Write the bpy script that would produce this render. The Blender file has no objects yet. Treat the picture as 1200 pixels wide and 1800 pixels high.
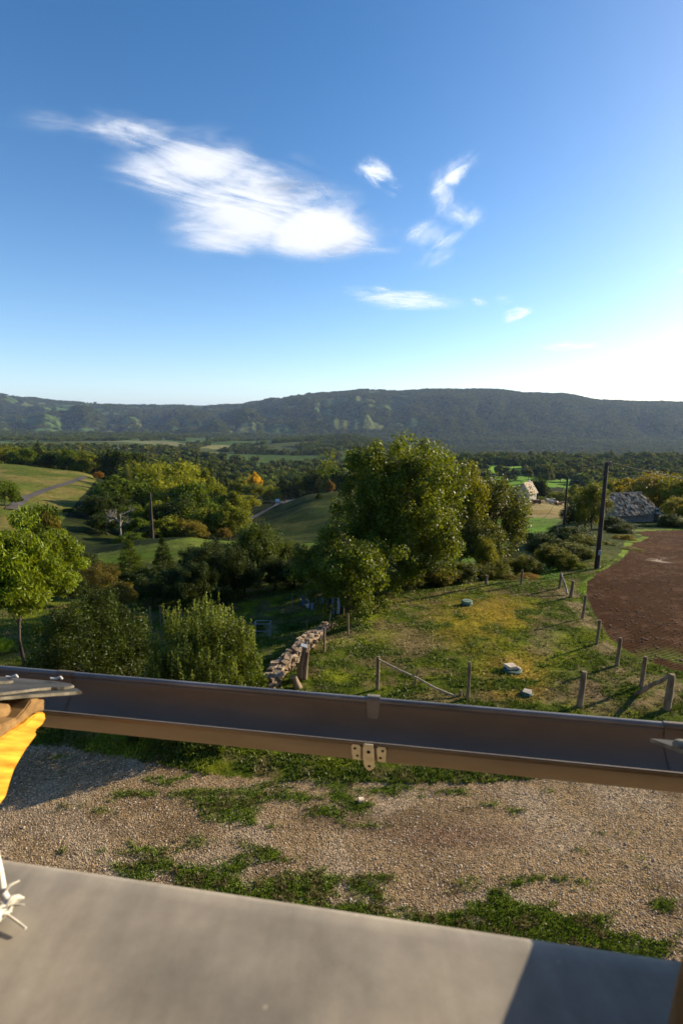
import bpy, bmesh, math, random
import numpy as np
from mathutils import Vector, Matrix
R = math.radians
S = bpy.context.scene
COL = S.collection

# ------------------------------------------------------------------ camera, sky, sun, exposure
CAM_Z = 7.5
PITCH = 10.7
SUN_AZ, SUN_EL = 62.0, 18.8            # degrees to the right of the view axis, above the horizon
camd = bpy.data.cameras.new('camera'); cam = bpy.data.objects.new('camera', camd); COL.objects.link(cam)
cam.location = (0, 0, CAM_Z); cam.rotation_euler = (R(90 - PITCH), 0, 0)
camd.sensor_fit = 'VERTICAL'; camd.sensor_height = 36; camd.sensor_width = 24; camd.lens = 18
camd.clip_start = 0.03; camd.clip_end = 90000
camd.dof.use_dof = True; camd.dof.focus_distance = 18.0; camd.dof.aperture_fstop = 5.6
S.camera = cam
W = bpy.data.worlds.new('World'); S.world = W; W.use_nodes = True
nt = W.node_tree
sky = nt.nodes.new('ShaderNodeTexSky'); sky.sky_type = 'NISHITA'; sky.sun_disc = False
sky.sun_elevation = R(SUN_EL); sky.sun_rotation = R(SUN_AZ); sky.altitude = 500
sky.air_density = 1.0; sky.dust_density = 1.0; sky.ozone_density = 3.5
bg = nt.nodes['Background']; bg.inputs['Strength'].default_value = 0.09
hs = nt.nodes.new('ShaderNodeHueSaturation'); hs.inputs['Saturation'].default_value = 1.3
nt.links.new(sky.outputs[0], hs.inputs['Color'])
# pale air low over the horizon and a wide glow on the sun's side, both functions of direction only
wc = nt.nodes.new('ShaderNodeTexCoord'); sx = nt.nodes.new('ShaderNodeSeparateXYZ'); nt.links.new(wc.outputs['Generated'], sx.inputs[0])
def wmath(op, a, b=None):
    n = nt.nodes.new('ShaderNodeMath'); n.operation = op
    for i, q in enumerate((a, b)):
        if q is None: continue
        if isinstance(q, (int, float)): n.inputs[i].default_value = q
        else: nt.links.new(q, n.inputs[i])
    return n.outputs[0]
zc_ = wmath('MAXIMUM', sx.outputs['Z'], 0.0)
hz_ = wmath('EXPONENT', wmath('MULTIPLY', zc_, -4.2))
dt_ = nt.nodes.new('ShaderNodeVectorMath'); dt_.operation = 'DOT_PRODUCT'; nt.links.new(wc.outputs['Generated'], dt_.inputs[0])
dt_.inputs[1].default_value = (math.sin(R(SUN_AZ))*math.cos(R(SUN_EL)), math.cos(R(SUN_AZ))*math.cos(R(SUN_EL)), math.sin(R(SUN_EL)))
gl_ = wmath('POWER', wmath('MAXIMUM', dt_.outputs['Value'], 0.0), 5.0)
def wadd(base, fac, col):
    v = nt.nodes.new('ShaderNodeVectorMath'); v.operation = 'SCALE'; v.inputs[0].default_value = col; nt.links.new(fac, v.inputs['Scale'])
    a = nt.nodes.new('ShaderNodeVectorMath'); a.operation = 'ADD'; nt.links.new(base, a.inputs[0]); nt.links.new(v.outputs[0], a.inputs[1]); return a.outputs[0]
wcol = wadd(wadd(hs.outputs[0], hz_, (2.0, 2.35, 3.1)), gl_, (.85, .8, .85))
nt.links.new(wcol, bg.inputs['Color'])
ld = bpy.data.lights.new('sun', 'SUN'); sun = bpy.data.objects.new('sun', ld); COL.objects.link(sun)
ld.energy = 5.0; ld.angle = R(0.5); ld.color = (1.0, 0.84, 0.60)
SUNV = Vector((math.sin(R(SUN_AZ)) * math.cos(R(SUN_EL)), math.cos(R(SUN_AZ)) * math.cos(R(SUN_EL)), math.sin(R(SUN_EL))))
sun.rotation_euler = (-SUNV).to_track_quat('-Z', 'Y').to_euler()
S.view_settings.view_transform = 'Standard'; S.view_settings.look = 'None'
S.view_settings.exposure = 0.9; S.view_settings.gamma = 1.0
S.render.engine = 'CYCLES'
cy = S.cycles
cy.max_bounces = 5; cy.diffuse_bounces = 3; cy.glossy_bounces = 2; cy.transmission_bounces = 3; cy.volume_bounces = 0
cy.transparent_max_bounces = 12; cy.use_denoising = True; cy.sample_clamp_indirect = 4.0
cy.use_adaptive_sampling = True; cy.adaptive_threshold = 0.02

# ------------------------------------------------------------------ helpers
FC = 900.0; CP, SP = math.cos(R(PITCH)), math.sin(R(PITCH))
def ray(px, py):
    u, v = (px - 600) / FC, (900 - py) / FC
    return Vector((u, CP + v * SP, -SP + v * CP))
def at_Y(px, py, Y):
    d = ray(px, py); t = Y / d.y
    return Vector((d.x * t, Y, CAM_Z + d.z * t))
def tag(o, label=None, cat=None, group=None, kind=None):
    if label: o['label'] = label
    if cat: o['category'] = cat
    if group: o['group'] = group
    if kind: o['kind'] = kind
    return o
def empty(name, loc, rz=0, label=None, cat=None, group=None):
    o = bpy.data.objects.new(name, None); COL.objects.link(o); o.location = loc; o.rotation_euler = (0, 0, rz)
    o.empty_display_size = .2
    return tag(o, label, cat, group)
def mesh_np(name, V, F, tone=None, colors=None, smooth=False):
    """V (n,3), F (m,k) all faces same size"""
    V = np.ascontiguousarray(V, dtype=np.float32); F = np.ascontiguousarray(F, dtype=np.int32)
    me = bpy.data.meshes.new(name); n, k = F.shape
    me.vertices.add(len(V)); me.vertices.foreach_set('co', V.ravel())
    me.loops.add(n * k); me.loops.foreach_set('vertex_index', F.ravel())
    me.polygons.add(n); me.polygons.foreach_set('loop_start', np.arange(0, n * k, k, dtype=np.int32))
    me.polygons.foreach_set('loop_total', np.full(n, k, dtype=np.int32))
    if smooth: me.polygons.foreach_set('use_smooth', np.ones(n, dtype=bool))
    if tone is not None:
        a = me.attributes.new('tone', 'FLOAT', 'FACE'); a.data.foreach_set('value', np.asarray(tone, dtype=np.float32))
    if colors is not None:
        a = me.attributes.new('Col', 'FLOAT_COLOR', 'POINT'); a.data.foreach_set('color', np.ascontiguousarray(colors, dtype=np.float32).ravel())
    me.update(); me.validate()
    return me
def obj(name, me, mat=None, parent=None, loc=(0, 0, 0)):
    o = bpy.data.objects.new(name, me); COL.objects.link(o)
    if mat is not None and not me.materials: me.materials.append(mat)
    o.location = loc
    if parent: o.parent = parent
    return o
class MB:
    """mesh builder for mixed primitives"""
    def __init__(s): s.v = []; s.f = []; s.sm = []
    def add(s, vs, fs, smooth=False):
        b = len(s.v); s.v += [tuple(v) for v in vs]; s.f += [[b + i for i in f] for f in fs]; s.sm += [smooth] * len(fs)
    def box(s, c, size, rot=None, jit=0, rng=None):
        hx, hy, hz = [q / 2 for q in size]; P = []
        for x, y, z in ((-1,-1,-1),(1,-1,-1),(1,1,-1),(-1,1,-1),(-1,-1,1),(1,-1,1),(1,1,1),(-1,1,1)):
            p = Vector((x*hx, y*hy, z*hz))
            if jit: p += Vector((rng.uniform(-1,1), rng.uniform(-1,1), rng.uniform(-1,1))) * jit
            if rot is not None: p = rot @ p
            P.append(p + Vector(c))
        s.add(P, [(0,3,2,1),(4,5,6,7),(0,1,5,4),(1,2,6,5),(2,3,7,6),(3,0,4,7)])
    def tube(s, pts, rad, n=8, cap=True, smooth=True, rng=None, jit=0):
        pts = [Vector(p) for p in pts]
        if not hasattr(rad, '__len__'): rad = [rad] * len(pts)
        rings = []; ref = None
        for i, p in enumerate(pts):
            t = (pts[min(i+1, len(pts)-1)] - pts[max(i-1, 0)]).normalized()
            if ref is None:
                ref = t.orthogonal().normalized()
            ref = (ref - t * ref.dot(t)).normalized(); b = t.cross(ref)
            rings.append([p + (ref * math.cos(2*math.pi*k/n) + b * math.sin(2*math.pi*k/n)) * rad[i] * (1 + (rng.uniform(-jit, jit) if rng else 0)) for k in range(n)])
        vs = [v for r in rings for v in r]; fs = []
        for i in range(len(pts)-1):
            for k in range(n):
                a = i*n+k; b2 = i*n+(k+1) % n; fs.append((a, b2, b2+n, a+n))
        s.add(vs, fs, smooth)
        if cap:
            s.add(rings[0], [tuple(reversed(range(n)))]); s.add(rings[-1], [tuple(range(n))])
    def prism(s, poly, d):
        """poly list of 3D points (ngon), extruded by vector d"""
        P = [Vector(p) for p in poly]; n = len(P); d = Vector(d)
        s.add(P + [p + d for p in P], [tuple(range(n)), tuple(reversed(range(n, 2*n)))] + [(i, i+n, (i+1) % n + n, (i+1) % n) for i in range(n)])
    def build(s, name, mat, parent=None, loc=(0,0,0), bevel=0, recalc=True):
        me = bpy.data.meshes.new(name); me.from_pydata(s.v, [], s.f)
        me.polygons.foreach_set('use_smooth', np.array(s.sm, dtype=bool))
        if recalc or bevel:
            bm = bmesh.new(); bm.from_mesh(me)
            if bevel:
                bmesh.ops.remove_doubles(bm, verts=bm.verts, dist=1e-5)
                es = [e for e in bm.edges if len(e.link_faces) == 2 and e.calc_face_angle(0) > .5]
                bmesh.ops.bevel(bm, geom=es, offset=bevel, segments=2, affect='EDGES', clamp_overlap=True)
            bmesh.ops.recalc_face_normals(bm, faces=bm.faces); bm.to_mesh(me); bm.free()
        me.update()
        return obj(name, me, mat, parent, loc)

# noise
def _h(ix, iy, seed):
    n = (ix.astype(np.int64) * 374761393 + iy.astype(np.int64) * 668265263 + seed * 1442695041) & 0xffffffff
    n = ((n ^ (n >> 13)) * 1274126177) & 0xffffffff
    n = ((n ^ (n >> 16)) * 2246822519) & 0xffffffff
    return ((n ^ (n >> 15)) & 0xffffff) / float(0xffffff)
def vnoise(x, y, seed=0):
    ix = np.floor(x); iy = np.floor(y); fx = x - ix; fy = y - iy
    fx = fx*fx*(3-2*fx); fy = fy*fy*(3-2*fy)
    a = _h(ix, iy, seed); b = _h(ix+1, iy, seed); c = _h(ix, iy+1, seed); d = _h(ix+1, iy+1, seed)
    return (a*(1-fx)+b*fx)*(1-fy) + (c*(1-fx)+d*fx)*fy
def fbm(x, y, seed=0, oct=4, gain=.5):
    s = 0; a = 1; t = 0
    for i in range(oct):
        s = s + a * vnoise(x * 2**i + 17.3*i, y * 2**i - 9.1*i, seed + i); t += a; a *= gain
    return s / t
def sstep(e0, e1, x):
    t = np.clip((x - e0) / (e1 - e0), 0, 1); return t*t*(3-2*t)

# materials
def new_mat(name):
    m = bpy.data.materials.new(name); m.use_nodes = True; m.node_tree.nodes.clear()
    out = m.node_tree.nodes.new('ShaderNodeOutputMaterial'); return m, m.node_tree, out
def N(nt, t, **kw):
    n = nt.nodes.new(t)
    for k, v in kw.items():
        if k.startswith('i_'):
            n.inputs[int(k[2:])].default_value = v
        elif k.startswith('I_'): n.inputs[k[2:].replace('_', ' ')].default_value = v
        else: setattr(n, k, v)
    return n
def rgb(c): return (c[0], c[1], c[2], 1)
def noisy(name, c1, c2, scale=5, rough=.8, bump=.3, bscale=None, metallic=0, detail=6, spec=.3, stretch=None, coords='Object', bdist=.01, contrast=(.35,.65), rot=None):
    m, t, out = new_mat(name)
    tc = N(t, 'ShaderNodeTexCoord'); mp = N(t, 'ShaderNodeMapping')
    if stretch: mp.inputs['Scale'].default_value = stretch
    if rot:
        m0 = N(t, 'ShaderNodeMapping'); m0.inputs['Rotation'].default_value = rot; t.links.new(tc.outputs[coords], m0.inputs[0]); t.links.new(m0.outputs[0], mp.inputs[0])
    if not rot: t.links.new(tc.outputs[coords], mp.inputs[0])
    nz = N(t, 'ShaderNodeTexNoise'); nz.inputs['Scale'].default_value = scale; nz.inputs['Detail'].default_value = detail
    t.links.new(mp.outputs[0], nz.inputs['Vector'])
    cr = N(t, 'ShaderNodeValToRGB'); cr.color_ramp.elements[0].color = rgb(c1); cr.color_ramp.elements[1].color = rgb(c2)
    cr.color_ramp.elements[0].position = contrast[0]; cr.color_ramp.elements[1].position = contrast[1]
    t.links.new(nz.outputs[0], cr.inputs[0])
    b = N(t, 'ShaderNodeBsdfPrincipled'); b.inputs['Roughness'].default_value = rough; b.inputs['Metallic'].default_value = metallic
    b.inputs['Specular IOR Level'].default_value = spec
    t.links.new(cr.outputs[0], b.inputs['Base Color'])
    if bump:
        nb = N(t, 'ShaderNodeTexNoise'); nb.inputs['Scale'].default_value = bscale or scale*3; nb.inputs['Detail'].default_value = 5
        t.links.new(mp.outputs[0], nb.inputs['Vector'])
        bp = N(t, 'ShaderNodeBump'); bp.inputs['Strength'].default_value = bump; bp.inputs['Distance'].default_value = bdist
        t.links.new(nb.outputs[0], bp.inputs['Height']); t.links.new(bp.outputs[0], b.inputs['Normal'])
    t.links.new(b.outputs[0], out.inputs[0]); return m
# ------------------------------------------------------------------ terrain (one height field round the house)
def s2z(py, Y):
    d = ray(600, py); return CAM_Z + Y * d.z / d.y
def P_(*a):     # entries (Y, 'p', py) or (Y, z)
    out = []
    for e in a:
        out.append((e[0], e[1]) if len(e) == 2 else (e[0], s2z(e[2], e[0])))
    return out
COLS = {
 -500: P_((1,0),(12,0),(16,-.2),(22,-1),(34,-3),(60,-7),(110,-8),(180,-8),(300,-20),(500,-34),(900,-46),(1300,-55),(1900,-72),(2400,-72)),
 0:   P_((1,0),(12,0),(16,-.25),(22,-1.2),(34,-3.6),(50,-7),(70,-9.4),(90,'p',893),(110,'p',868),(130,'p',850),(155,'p',831),(178,'p',816),(190,-9.6),(230,-16),(300,-24),(400,-30),(600,-38),(900,'p',788),(1300,'p',777),(1900,'p',770),(2400,-74)),
 150: P_((1,0),(12,0),(16,-.3),(22,-1.4),(34,-3.7),(50,'p',977),(60,-8.6),(78,-12.2),(95,'p',915),(110,'p',893),(130,'p',870),(150,'p',850),(168,'p',834),(180,-12.3),(220,-19),(300,-27),(400,-33),(600,-42),(900,'p',790),(1300,'p',777),(1900,'p',770),(2400,-76)),
 230: P_((1,0),(12,0),(16,-.4),(22,-1.6),(34,-3.8),(50,'p',963),(58,-6.6),(72,-10.5),(90,-15),(110,-17.5),(140,-18),(175,-19),(220,-23),(300,-30),(400,-36),(600,-45),(900,'p',790),(1300,'p',777),(1900,'p',770),(2400,-78)),
 330: P_((1,0),(12,0),(16,-.4),(20,-1.5),(26,-2.4),(34,-3.7),(50,'p',950),(57,-6.1),(70,-9.5),(90,-15),(110,-19),(150,-24),(200,-28),(300,-36),(400,-42),(600,-50),(900,-58),(1100,'p',793),(1500,'p',779),(1900,'p',771),(2400,-85)),
 450: P_((1,0),(12,0),(16,-.4),(20,-1.5),(26,-2.2),(34,-3.4),(45,-5.2),(60,-8.2),(80,-12.3),(95,-14.5),(115,'p',925),(150,'p',904),(175,'p',893),(200,'p',884),(240,'p',876),(300,-43),(400,-52),(600,-62),(900,-70),(1300,'p',788),(1700,'p',775),(2100,-95),(2400,-95)),
 545: P_((1,0),(12,0),(16,-.2),(19,-.9),(22,-1.4),(26,-2),(34,-3.2),(45,-5),(60,-7.8),(80,'p',943),(100,'p',916),(120,'p',892),(145,'p',871),(160,'p',866),(185,-24),(230,-33),(300,-43),(400,-52),(600,-62),(900,-70),(1300,'p',784),(1700,'p',770),(2100,-115),(2400,-110)),
 620: P_((1,0),(12,0),(20,-.5),(24,-1.0),(28,-2),(34,-3),(45,-4.8),(60,-7.2),(80,-10),(100,-12),(125,-14.5),(145,'p',858),(165,-19),(200,-27),(300,-42),(400,-50),(600,-58),(900,-66),(1300,'p',781),(1700,'p',766),(2100,-118),(2400,-115)),
 750: P_((1,0),(12,0),(18,-.3),(24,-.9),(28,-1.9),(34,-3.1),(45,-5),(60,-7.2),(80,-10),(120,-15),(150,-18),(200,-24),(300,-36),(420,-46),(600,-56),(900,-72),(1300,-98),(1900,-128),(2400,-125)),
 860: P_((1,0),(12,0),(18,-.3),(24.5,-.8),(28,-1.7),(34,-3),(45,-4.8),(60,-6.8),(80,-9.5),(120,-14.4),(160,-19.5),(200,-24),(300,-37),(380,'p',853),(450,'p',838),(540,'p',822),(640,-50),(800,'p',806),(900,-70),(1300,-106),(1900,'p',798),(2400,-125)),
 960: P_((1,0),(12,0),(18,-.3),(25,-.8),(28,-1.5),(34,-2.8),(45,-4.8),(60,'p',938),(80,'p',917),(110,'p',898),(135,'p',886),(155,'p',878),(170,-23),(200,-29),(300,-41),(380,'p',855),(450,'p',840),(540,'p',826),(640,-52),(800,'p',805),(900,-68),(1300,-110),(1900,'p',799),(2400,-128)),
 1050: P_((1,0),(12,0),(18,-.25),(25,-.75),(28,'p',1000),(36,'p',960),(45,'p',942),(60,'p',928),(75,'p',915),(95,-11.5),(120,-15.5),(160,-22),(200,-30),(300,-43),(420,-50),(540,-52),(640,-54),(800,'p',806),(900,-72),(1300,-115),(1900,-136),(2400,-130)),
 1200: P_((1,0),(12,0),(18,-.2),(25,-.8),(36,-2.3),(45,-3.6),(60,'p',929),(72,'p',918),(90,-11),(120,-16),(160,-23),(200,-30),(300,-44),(420,-52),(540,-54),(640,-56),(800,-60),(900,-72),(1300,-115),(1900,-138),(2400,-132)),
 1700: P_((1,0),(12,0),(18,-.2),(25,-.6),(36,-1.8),(45,-3),(60,-5),(80,-8),(120,-14),(160,-21),(200,-28),(300,-42),(420,-50),(640,-56),(900,-70),(1300,-110),(1900,-135),(2400,-130)),
}
RIDGE = [(-500,702),(-300,698),(-100,703),(0,699),(40,697),(75,701),(110,706),(150,708),(200,710),(230,714),(300,713),(380,714),(430,712),(445,708),(470,704),(482,701),(500,701),(520,696),(550,692),(600,691),(630,687),(660,687),(700,689),(740,686),(800,686),(850,686),(880,688),(910,692),(940,693),(980,694),(1010,699),(1045,706),(1100,708),(1200,709),(1400,708),(1700,705)]
RDIST = [(-500,5600),(0,5400),(200,5200),(400,5000),(500,4600),(700,4300),(1000,4000),(1200,3900),(1700,3800)]
FOOT = [(-500,760),(0,762),(150,765),(300,768),(450,766),(600,770),(750,772),(900,775),(1200,782),(1700,782)]
LG = np.linspace(math.log(1), math.log(16000), 900)
QG = np.linspace(-600, 1800, 601)
_keys = sorted(COLS)
rx, ry = zip(*RIDGE); dx, dy = zip(*RDIST); fx_, fy_ = zip(*FOOT)
colZ = []
def blur1(a, k):
    ker = np.hanning(k + 2)[1:-1]; ker /= ker.sum()
    return np.convolve(np.pad(a, (k//2, k//2), mode='edge'), ker, mode='valid')[:len(a)]
for k in _keys:
    Ys = np.log([e[0] for e in COLS[k]]); Zs = [e[1] for e in COLS[k]]
    colZ.append(np.interp(LG, Ys, Zs))
colZ = np.array(colZ)
ZG = np.empty((len(QG), len(LG)))
for j in range(len(LG)):
    ZG[:, j] = np.interp(QG, _keys, colZ[:, j])
# far hills per fine column
YL = np.exp(LG)
for i, q in enumerate(QG):
    D = np.interp(q, dx, dy); top = s2z(np.interp(q, rx, ry), D); 
    zf = ZG[i, np.searchsorted(YL, 2400)]
    foot = s2z(np.interp(q, fx_, fy_), 2700)
    prof_y = [2400, 2700, 2700 + .35*(D-2700), 2700 + .7*(D-2700), D, D*1.06, D*1.3, 9000, 16000]
    rise = top - foot
    if 190 < q < 450: pz_ = s2z(711 + 5*abs((q-320)/110)**2, 11000)
    else: pz_ = -60
    prof_y[-2] = 11000
    prof_z = [zf, foot, foot + .40*rise, foot + .78*rise, top, top-6, top*.6 - 30, pz_, -60]
    mask = YL >= 2400
    ZG[i, mask] = np.interp(YL[mask], prof_y, prof_z)
for i in range(len(QG)):
    near = blur1(ZG[i], 9); far = ZG[i].copy()
    w = sstep(2200, 3200, YL); ZG[i] = near*(1-w) + (blur1(far, 3))*w
for j in range(len(LG)):
    w = sstep(3200, 2000, YL[j]) if False else (1 - sstep(1800, 2600, YL[j]))
    ZG[:, j] = ZG[:, j]*(1-w) + blur1(ZG[:, j], 15)*w
def terrain(x, y):
    x = np.asarray(x, float); y = np.asarray(y, float)
    r = np.hypot(x, y) + 1e-6
    Ye = np.maximum(y, .6*r)
    q = 600 + 900*np.clip(x/Ye, -1.32, 1.32)
    fi = np.clip((q + 600)/(QG[1]-QG[0]), 0, len(QG)-1.001)
    fj = np.clip((np.log(np.maximum(Ye, 1.0)) - LG[0])/(LG[1]-LG[0]), 0, len(LG)-1.001)
    i = fi.astype(int); j = fj.astype(int); a = fi-i; b = fj-j
    z = (ZG[i,j]*(1-a)+ZG[i+1,j]*a)*(1-b) + (ZG[i,j+1]*(1-a)+ZG[i+1,j+1]*a)*b
    # undulation growing with distance; drainage valleys on the far slopes
    z = z + (fbm(x/3., y/3., 5, 3)-.5)*.16*sstep(11, 18, Ye)
    z = z + (fbm(x/22., y/22., 7, 4)-.5)*1.1*sstep(40, 110, Ye)
    z = z + (fbm(x/160., y/160., 11, 4)-.5)*14*sstep(280, 700, Ye)*(1-sstep(2300, 2800, Ye)*.3)
    D = np.interp(q, dx, dy)
    slope = sstep(2600, 3200, Ye)*(1-sstep(.80, .97, Ye/D))
    ar = np.arctan2(x, y)
    rid = np.abs(fbm(ar*16+.3*fbm(x/500, y/500, 23, 2), np.log(Ye)*2.2, 31, 4)-.5)*2
    z = z + slope*((rid-.25)*150 + (fbm(x/330., y/330., 17, 5)-.5)*130)
    crest = sstep(.8, .97, Ye/D)*(1-sstep(1.1, 1.3, Ye/D))
    z = z + crest*(fbm(x/90., y/90., 41, 3)-.5)*10
    return z
def tz(x, y): return float(terrain(np.array([x]), np.array([y]))[0])
def ground(px, py, Ymin=3, Ymax=6000):
    """first hit of the sight line with the terrain"""
    d = ray(px, py); Y = np.exp(np.linspace(math.log(Ymin), math.log(Ymax), 3000))
    t = Y/d.y; zz = CAM_Z + d.z*t; T = terrain(d.x*t, Y)
    hit = np.nonzero(zz <= T)[0]
    k = hit[0] if len(hit) else len(Y)-1
    return Vector((d.x*t[k], Y[k], T[k]))
def project(x, y, z):
    zz = z - CAM_Z
    w = y*CP - zz*SP; up = y*SP + zz*CP
    w = np.maximum(w, 1e-3)
    return 600 + FC*x/w, 900 - FC*up/w

# polar grid
az_in = np.linspace(-44, 44, 620); az_out = np.linspace(44, 316, 110)[1:-1]
AZ = np.radians(np.concatenate([az_in, az_out]))
RR = np.exp(np.concatenate([np.linspace(math.log(.5), math.log(4.5), 12)[:-1], np.linspace(math.log(4.5), math.log(30), 230)[:-1], np.linspace(math.log(30), math.log(2400), 260)[:-1], np.linspace(math.log(2400), math.log(6200), 240)[:-1], np.linspace(math.log(6200), math.log(13000), 14)]))
nA, nR = len(AZ), len(RR)
A2, R2 = np.meshgrid(AZ, RR, indexing='ij')
X = R2*np.sin(A2); Y = R2*np.cos(A2); Z = terrain(X, Y)
PX, PY = project(X, Y, Z)
infront = (Y > 1)
def poly_mask(poly, pxs, pys):
    inside = np.zeros(pxs.shape, bool); n = len(poly)
    for i in range(n):
        x1, y1 = poly[i]; x2, y2 = poly[(i+1) % n]
        c = ((y1 > pys) != (y2 > pys)); xi = (x2-x1)*(pys-y1)/(y2-y1+1e-12)+x1
        inside ^= c & (pxs < xi)
    return inside
def region(poly, y0, y1, wob=6, xx=None):
    """polygon as seen in plan from the house, restricted to a distance band"""
    x_, y_, px_, py_ = xx if xx is not None else (X, Y, PX, PY)
    s = np.maximum(y_, 5)/900*12
    wx = (fbm(x_/s, y_/s, 3, 3)-.5)*wob*2; wy = (fbm(x_/s+40, y_/s, 9, 3)-.5)*wob
    return poly_mask(poly, px_+wx, py_+wy) & (y_ > y0) & (y_ < y1)
def mixc(C, m, c):
    m = np.clip(m, 0, 1)[..., None]; return C*(1-m) + np.array(c)*m
# farmland far away: cells that are fields, the rest is woodland
def field_cells(x, y):
    s = 210.
    wx = x/s + (fbm(x/300., y/300., 61, 3)-.5)*2.2; wy = y/(s*1.5) + (fbm(x/300.+9, y/300., 67, 3)-.5)*2.2
    ix = np.floor(wx); iy = np.floor(wy)
    h = _h(ix, iy, 71); big = fbm(x/1100., y/1100., 73, 2)
    q = 600+900*x/np.maximum(y, 1)
    thr = np.interp(q, [-500, 0, 450, 650, 850, 1200], [.6, .6, .55, .40, .05, .01])
    f = (h < thr*(.45+1.1*big))
    edge = np.minimum(np.minimum(wx-ix, 1-(wx-ix)), np.minimum(wy-iy, 1-(wy-iy)))
    return f & (edge > .06), h
POLY = dict(
 left_pasture=([(-700,790),(0,812),(60,816),(110,822),(160,830),(168,845),(140,878),(122,900),(98,930),(60,990),(-700,1000)], 74, 182),
 grass_bank=([(120,1005),(165,975),(230,962),(330,945),(420,925),(520,905),(600,925),(640,975),(520,1000),(330,985),(200,992),(150,1005)], 36, 75),
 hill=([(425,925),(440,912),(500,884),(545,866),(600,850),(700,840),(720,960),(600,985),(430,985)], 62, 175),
 cow_field=([(830,880),(880,876),(940,872),(1012,880),(1030,905),(985,914),(905,907),(830,915)], 84, 170),
 bright=([(905,906),(985,912),(960,940),(900,955),(840,1000),(900,1010),(985,985),(985,1020),(800,1040),(780,960),(850,905)], 26, 92),
 green_a=([(840,818),(920,820),(925,828),(925,836),(840,832)], 380, 640),
 green_b=([(850,836),(925,836),(960,845),(1000,838),(1030,826),(1045,840),(1000,856),(870,856)], 300, 600),
 olive_c=([(345,800),(352,787),(372,781),(425,780),(400,792),(372,800),(360,806)], 500, 1500),
 plateau=([(60,777),(230,774),(380,776),(330,784),(250,790),(150,788),(60,788)], 620, 2300),
 plateau2=([(-600,772),(0,776),(60,782),(30,788),(-600,790)], 620, 2300),
)
CG = np.zeros(X.shape+(3,))
n1 = fbm(X/1.3, Y/1.3, 101, 4); n2 = fbm(X/.35, Y/.35, 102, 3); n3 = fbm(X/6., Y/6., 103, 3); n4 = fbm(X/.8+50, Y/.8, 104, 4)
CG[:] = (.060, .080, .007)
# lawn patches
CG = mixc(CG, sstep(.50, .68, n1), (.130, .145, .010))
CG = mixc(CG, sstep(.52, .68, n4)*.9, (.12, .095, .035))
CG = mixc(CG, sstep(.62, .74, n2)*.45, (.15, .12, .05))
def soft(px_, py_, cx, cy_, rx_, ry_): return np.clip(1.25 - np.hypot((px_-cx)/rx_, (py_-cy_)/ry_), 0, 1)
for (cx, cy_, rx_, ry_, c, st) in ((860,1080,80,32,(.26,.17,.016),1.1),(905,1180,70,38,(.25,.17,.025),1.05),(820,1100,80,50,(.20,.16,.016),.95),(905,1215,60,22,(.24,.15,.03),.9),(730,1130,60,16,(.22,.15,.075),.85),(1100,1232,90,28,(.15,.10,.055),1.),(700,1120,60,20,(.20,.15,.06),.6),(960,1125,30,30,(.20,.16,.07),.5),(1030,1210,60,26,(.16,.105,.06),.85),(600,1130,40,20,(.19,.14,.07),.5),(760,1065,110,14,(.14,.095,.04),.5),(480,1105,70,14,(.22,.19,.08),.7)):
    CG = mixc(CG, soft(PX, PY, cx, cy_, rx_, ry_)*sstep(.40, .56, .55*n4+.45*n1+.02)*st*(Y < 30)*infront, c)
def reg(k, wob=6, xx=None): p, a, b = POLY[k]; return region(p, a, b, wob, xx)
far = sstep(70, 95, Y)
CG = CG*(1-far[...,None]) + np.array((.015,.021,.006))*far[...,None]  # woodland floor, kept darker to carry the ravine's shade in its colour
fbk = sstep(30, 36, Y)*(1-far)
CG = mixc(CG, fbk, (.040, .052, .012)); CG = mixc(CG, sstep(40, 48, Y)*(1-far)*(X < 2), (.020, .028, .007))  # left slope darkened in colour, standing in for the wood's cast shadow
def paint(k, c, c2=None, sc=12., wob=5):
    global CG
    m = reg(k, wob)*1.0
    CG = mixc(CG, m, c)
    if c2: CG = mixc(CG, m*sstep(.42, .62, fbm(X/sc, Y/(sc*.6), 200, 4)), c2)
paint('left_pasture', (.080,.100,.016), (.15,.125,.035), 9.)
paint('grass_bank', (.075,.115,.012), (.10,.12,.02), 5.)
paint('hill', (.022,.036,.006), (.050,.058,.012), 7.)  # hillside grass darkened so its colour carries the tree shade
paint('cow_field', (.20,.145,.05), (.24,.19,.08), 8.)
paint('bright', (.10,.19,.016), (.085,.13,.02), 5.)
paint('green_a', (.17,.31,.03)); paint('green_b', (.12,.23,.02)); 
paint('olive_c', (.20,.19,.07), None, 60., 2); paint('plateau', (.12,.15,.05), (.17,.16,.07), 90., 3); paint('plateau2', (.10,.14,.05), (.15,.15,.07), 90., 3)
fc, hh = field_cells(X, Y)
fm = (fc & (Y > 640))*1.0
CG = mixc(CG, fm*(hh*1000 % 1 < .6), (.052,.085,.018)); CG = mixc(CG, fm*(hh*1000 % 1 >= .6), (.070,.082,.022))
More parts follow.
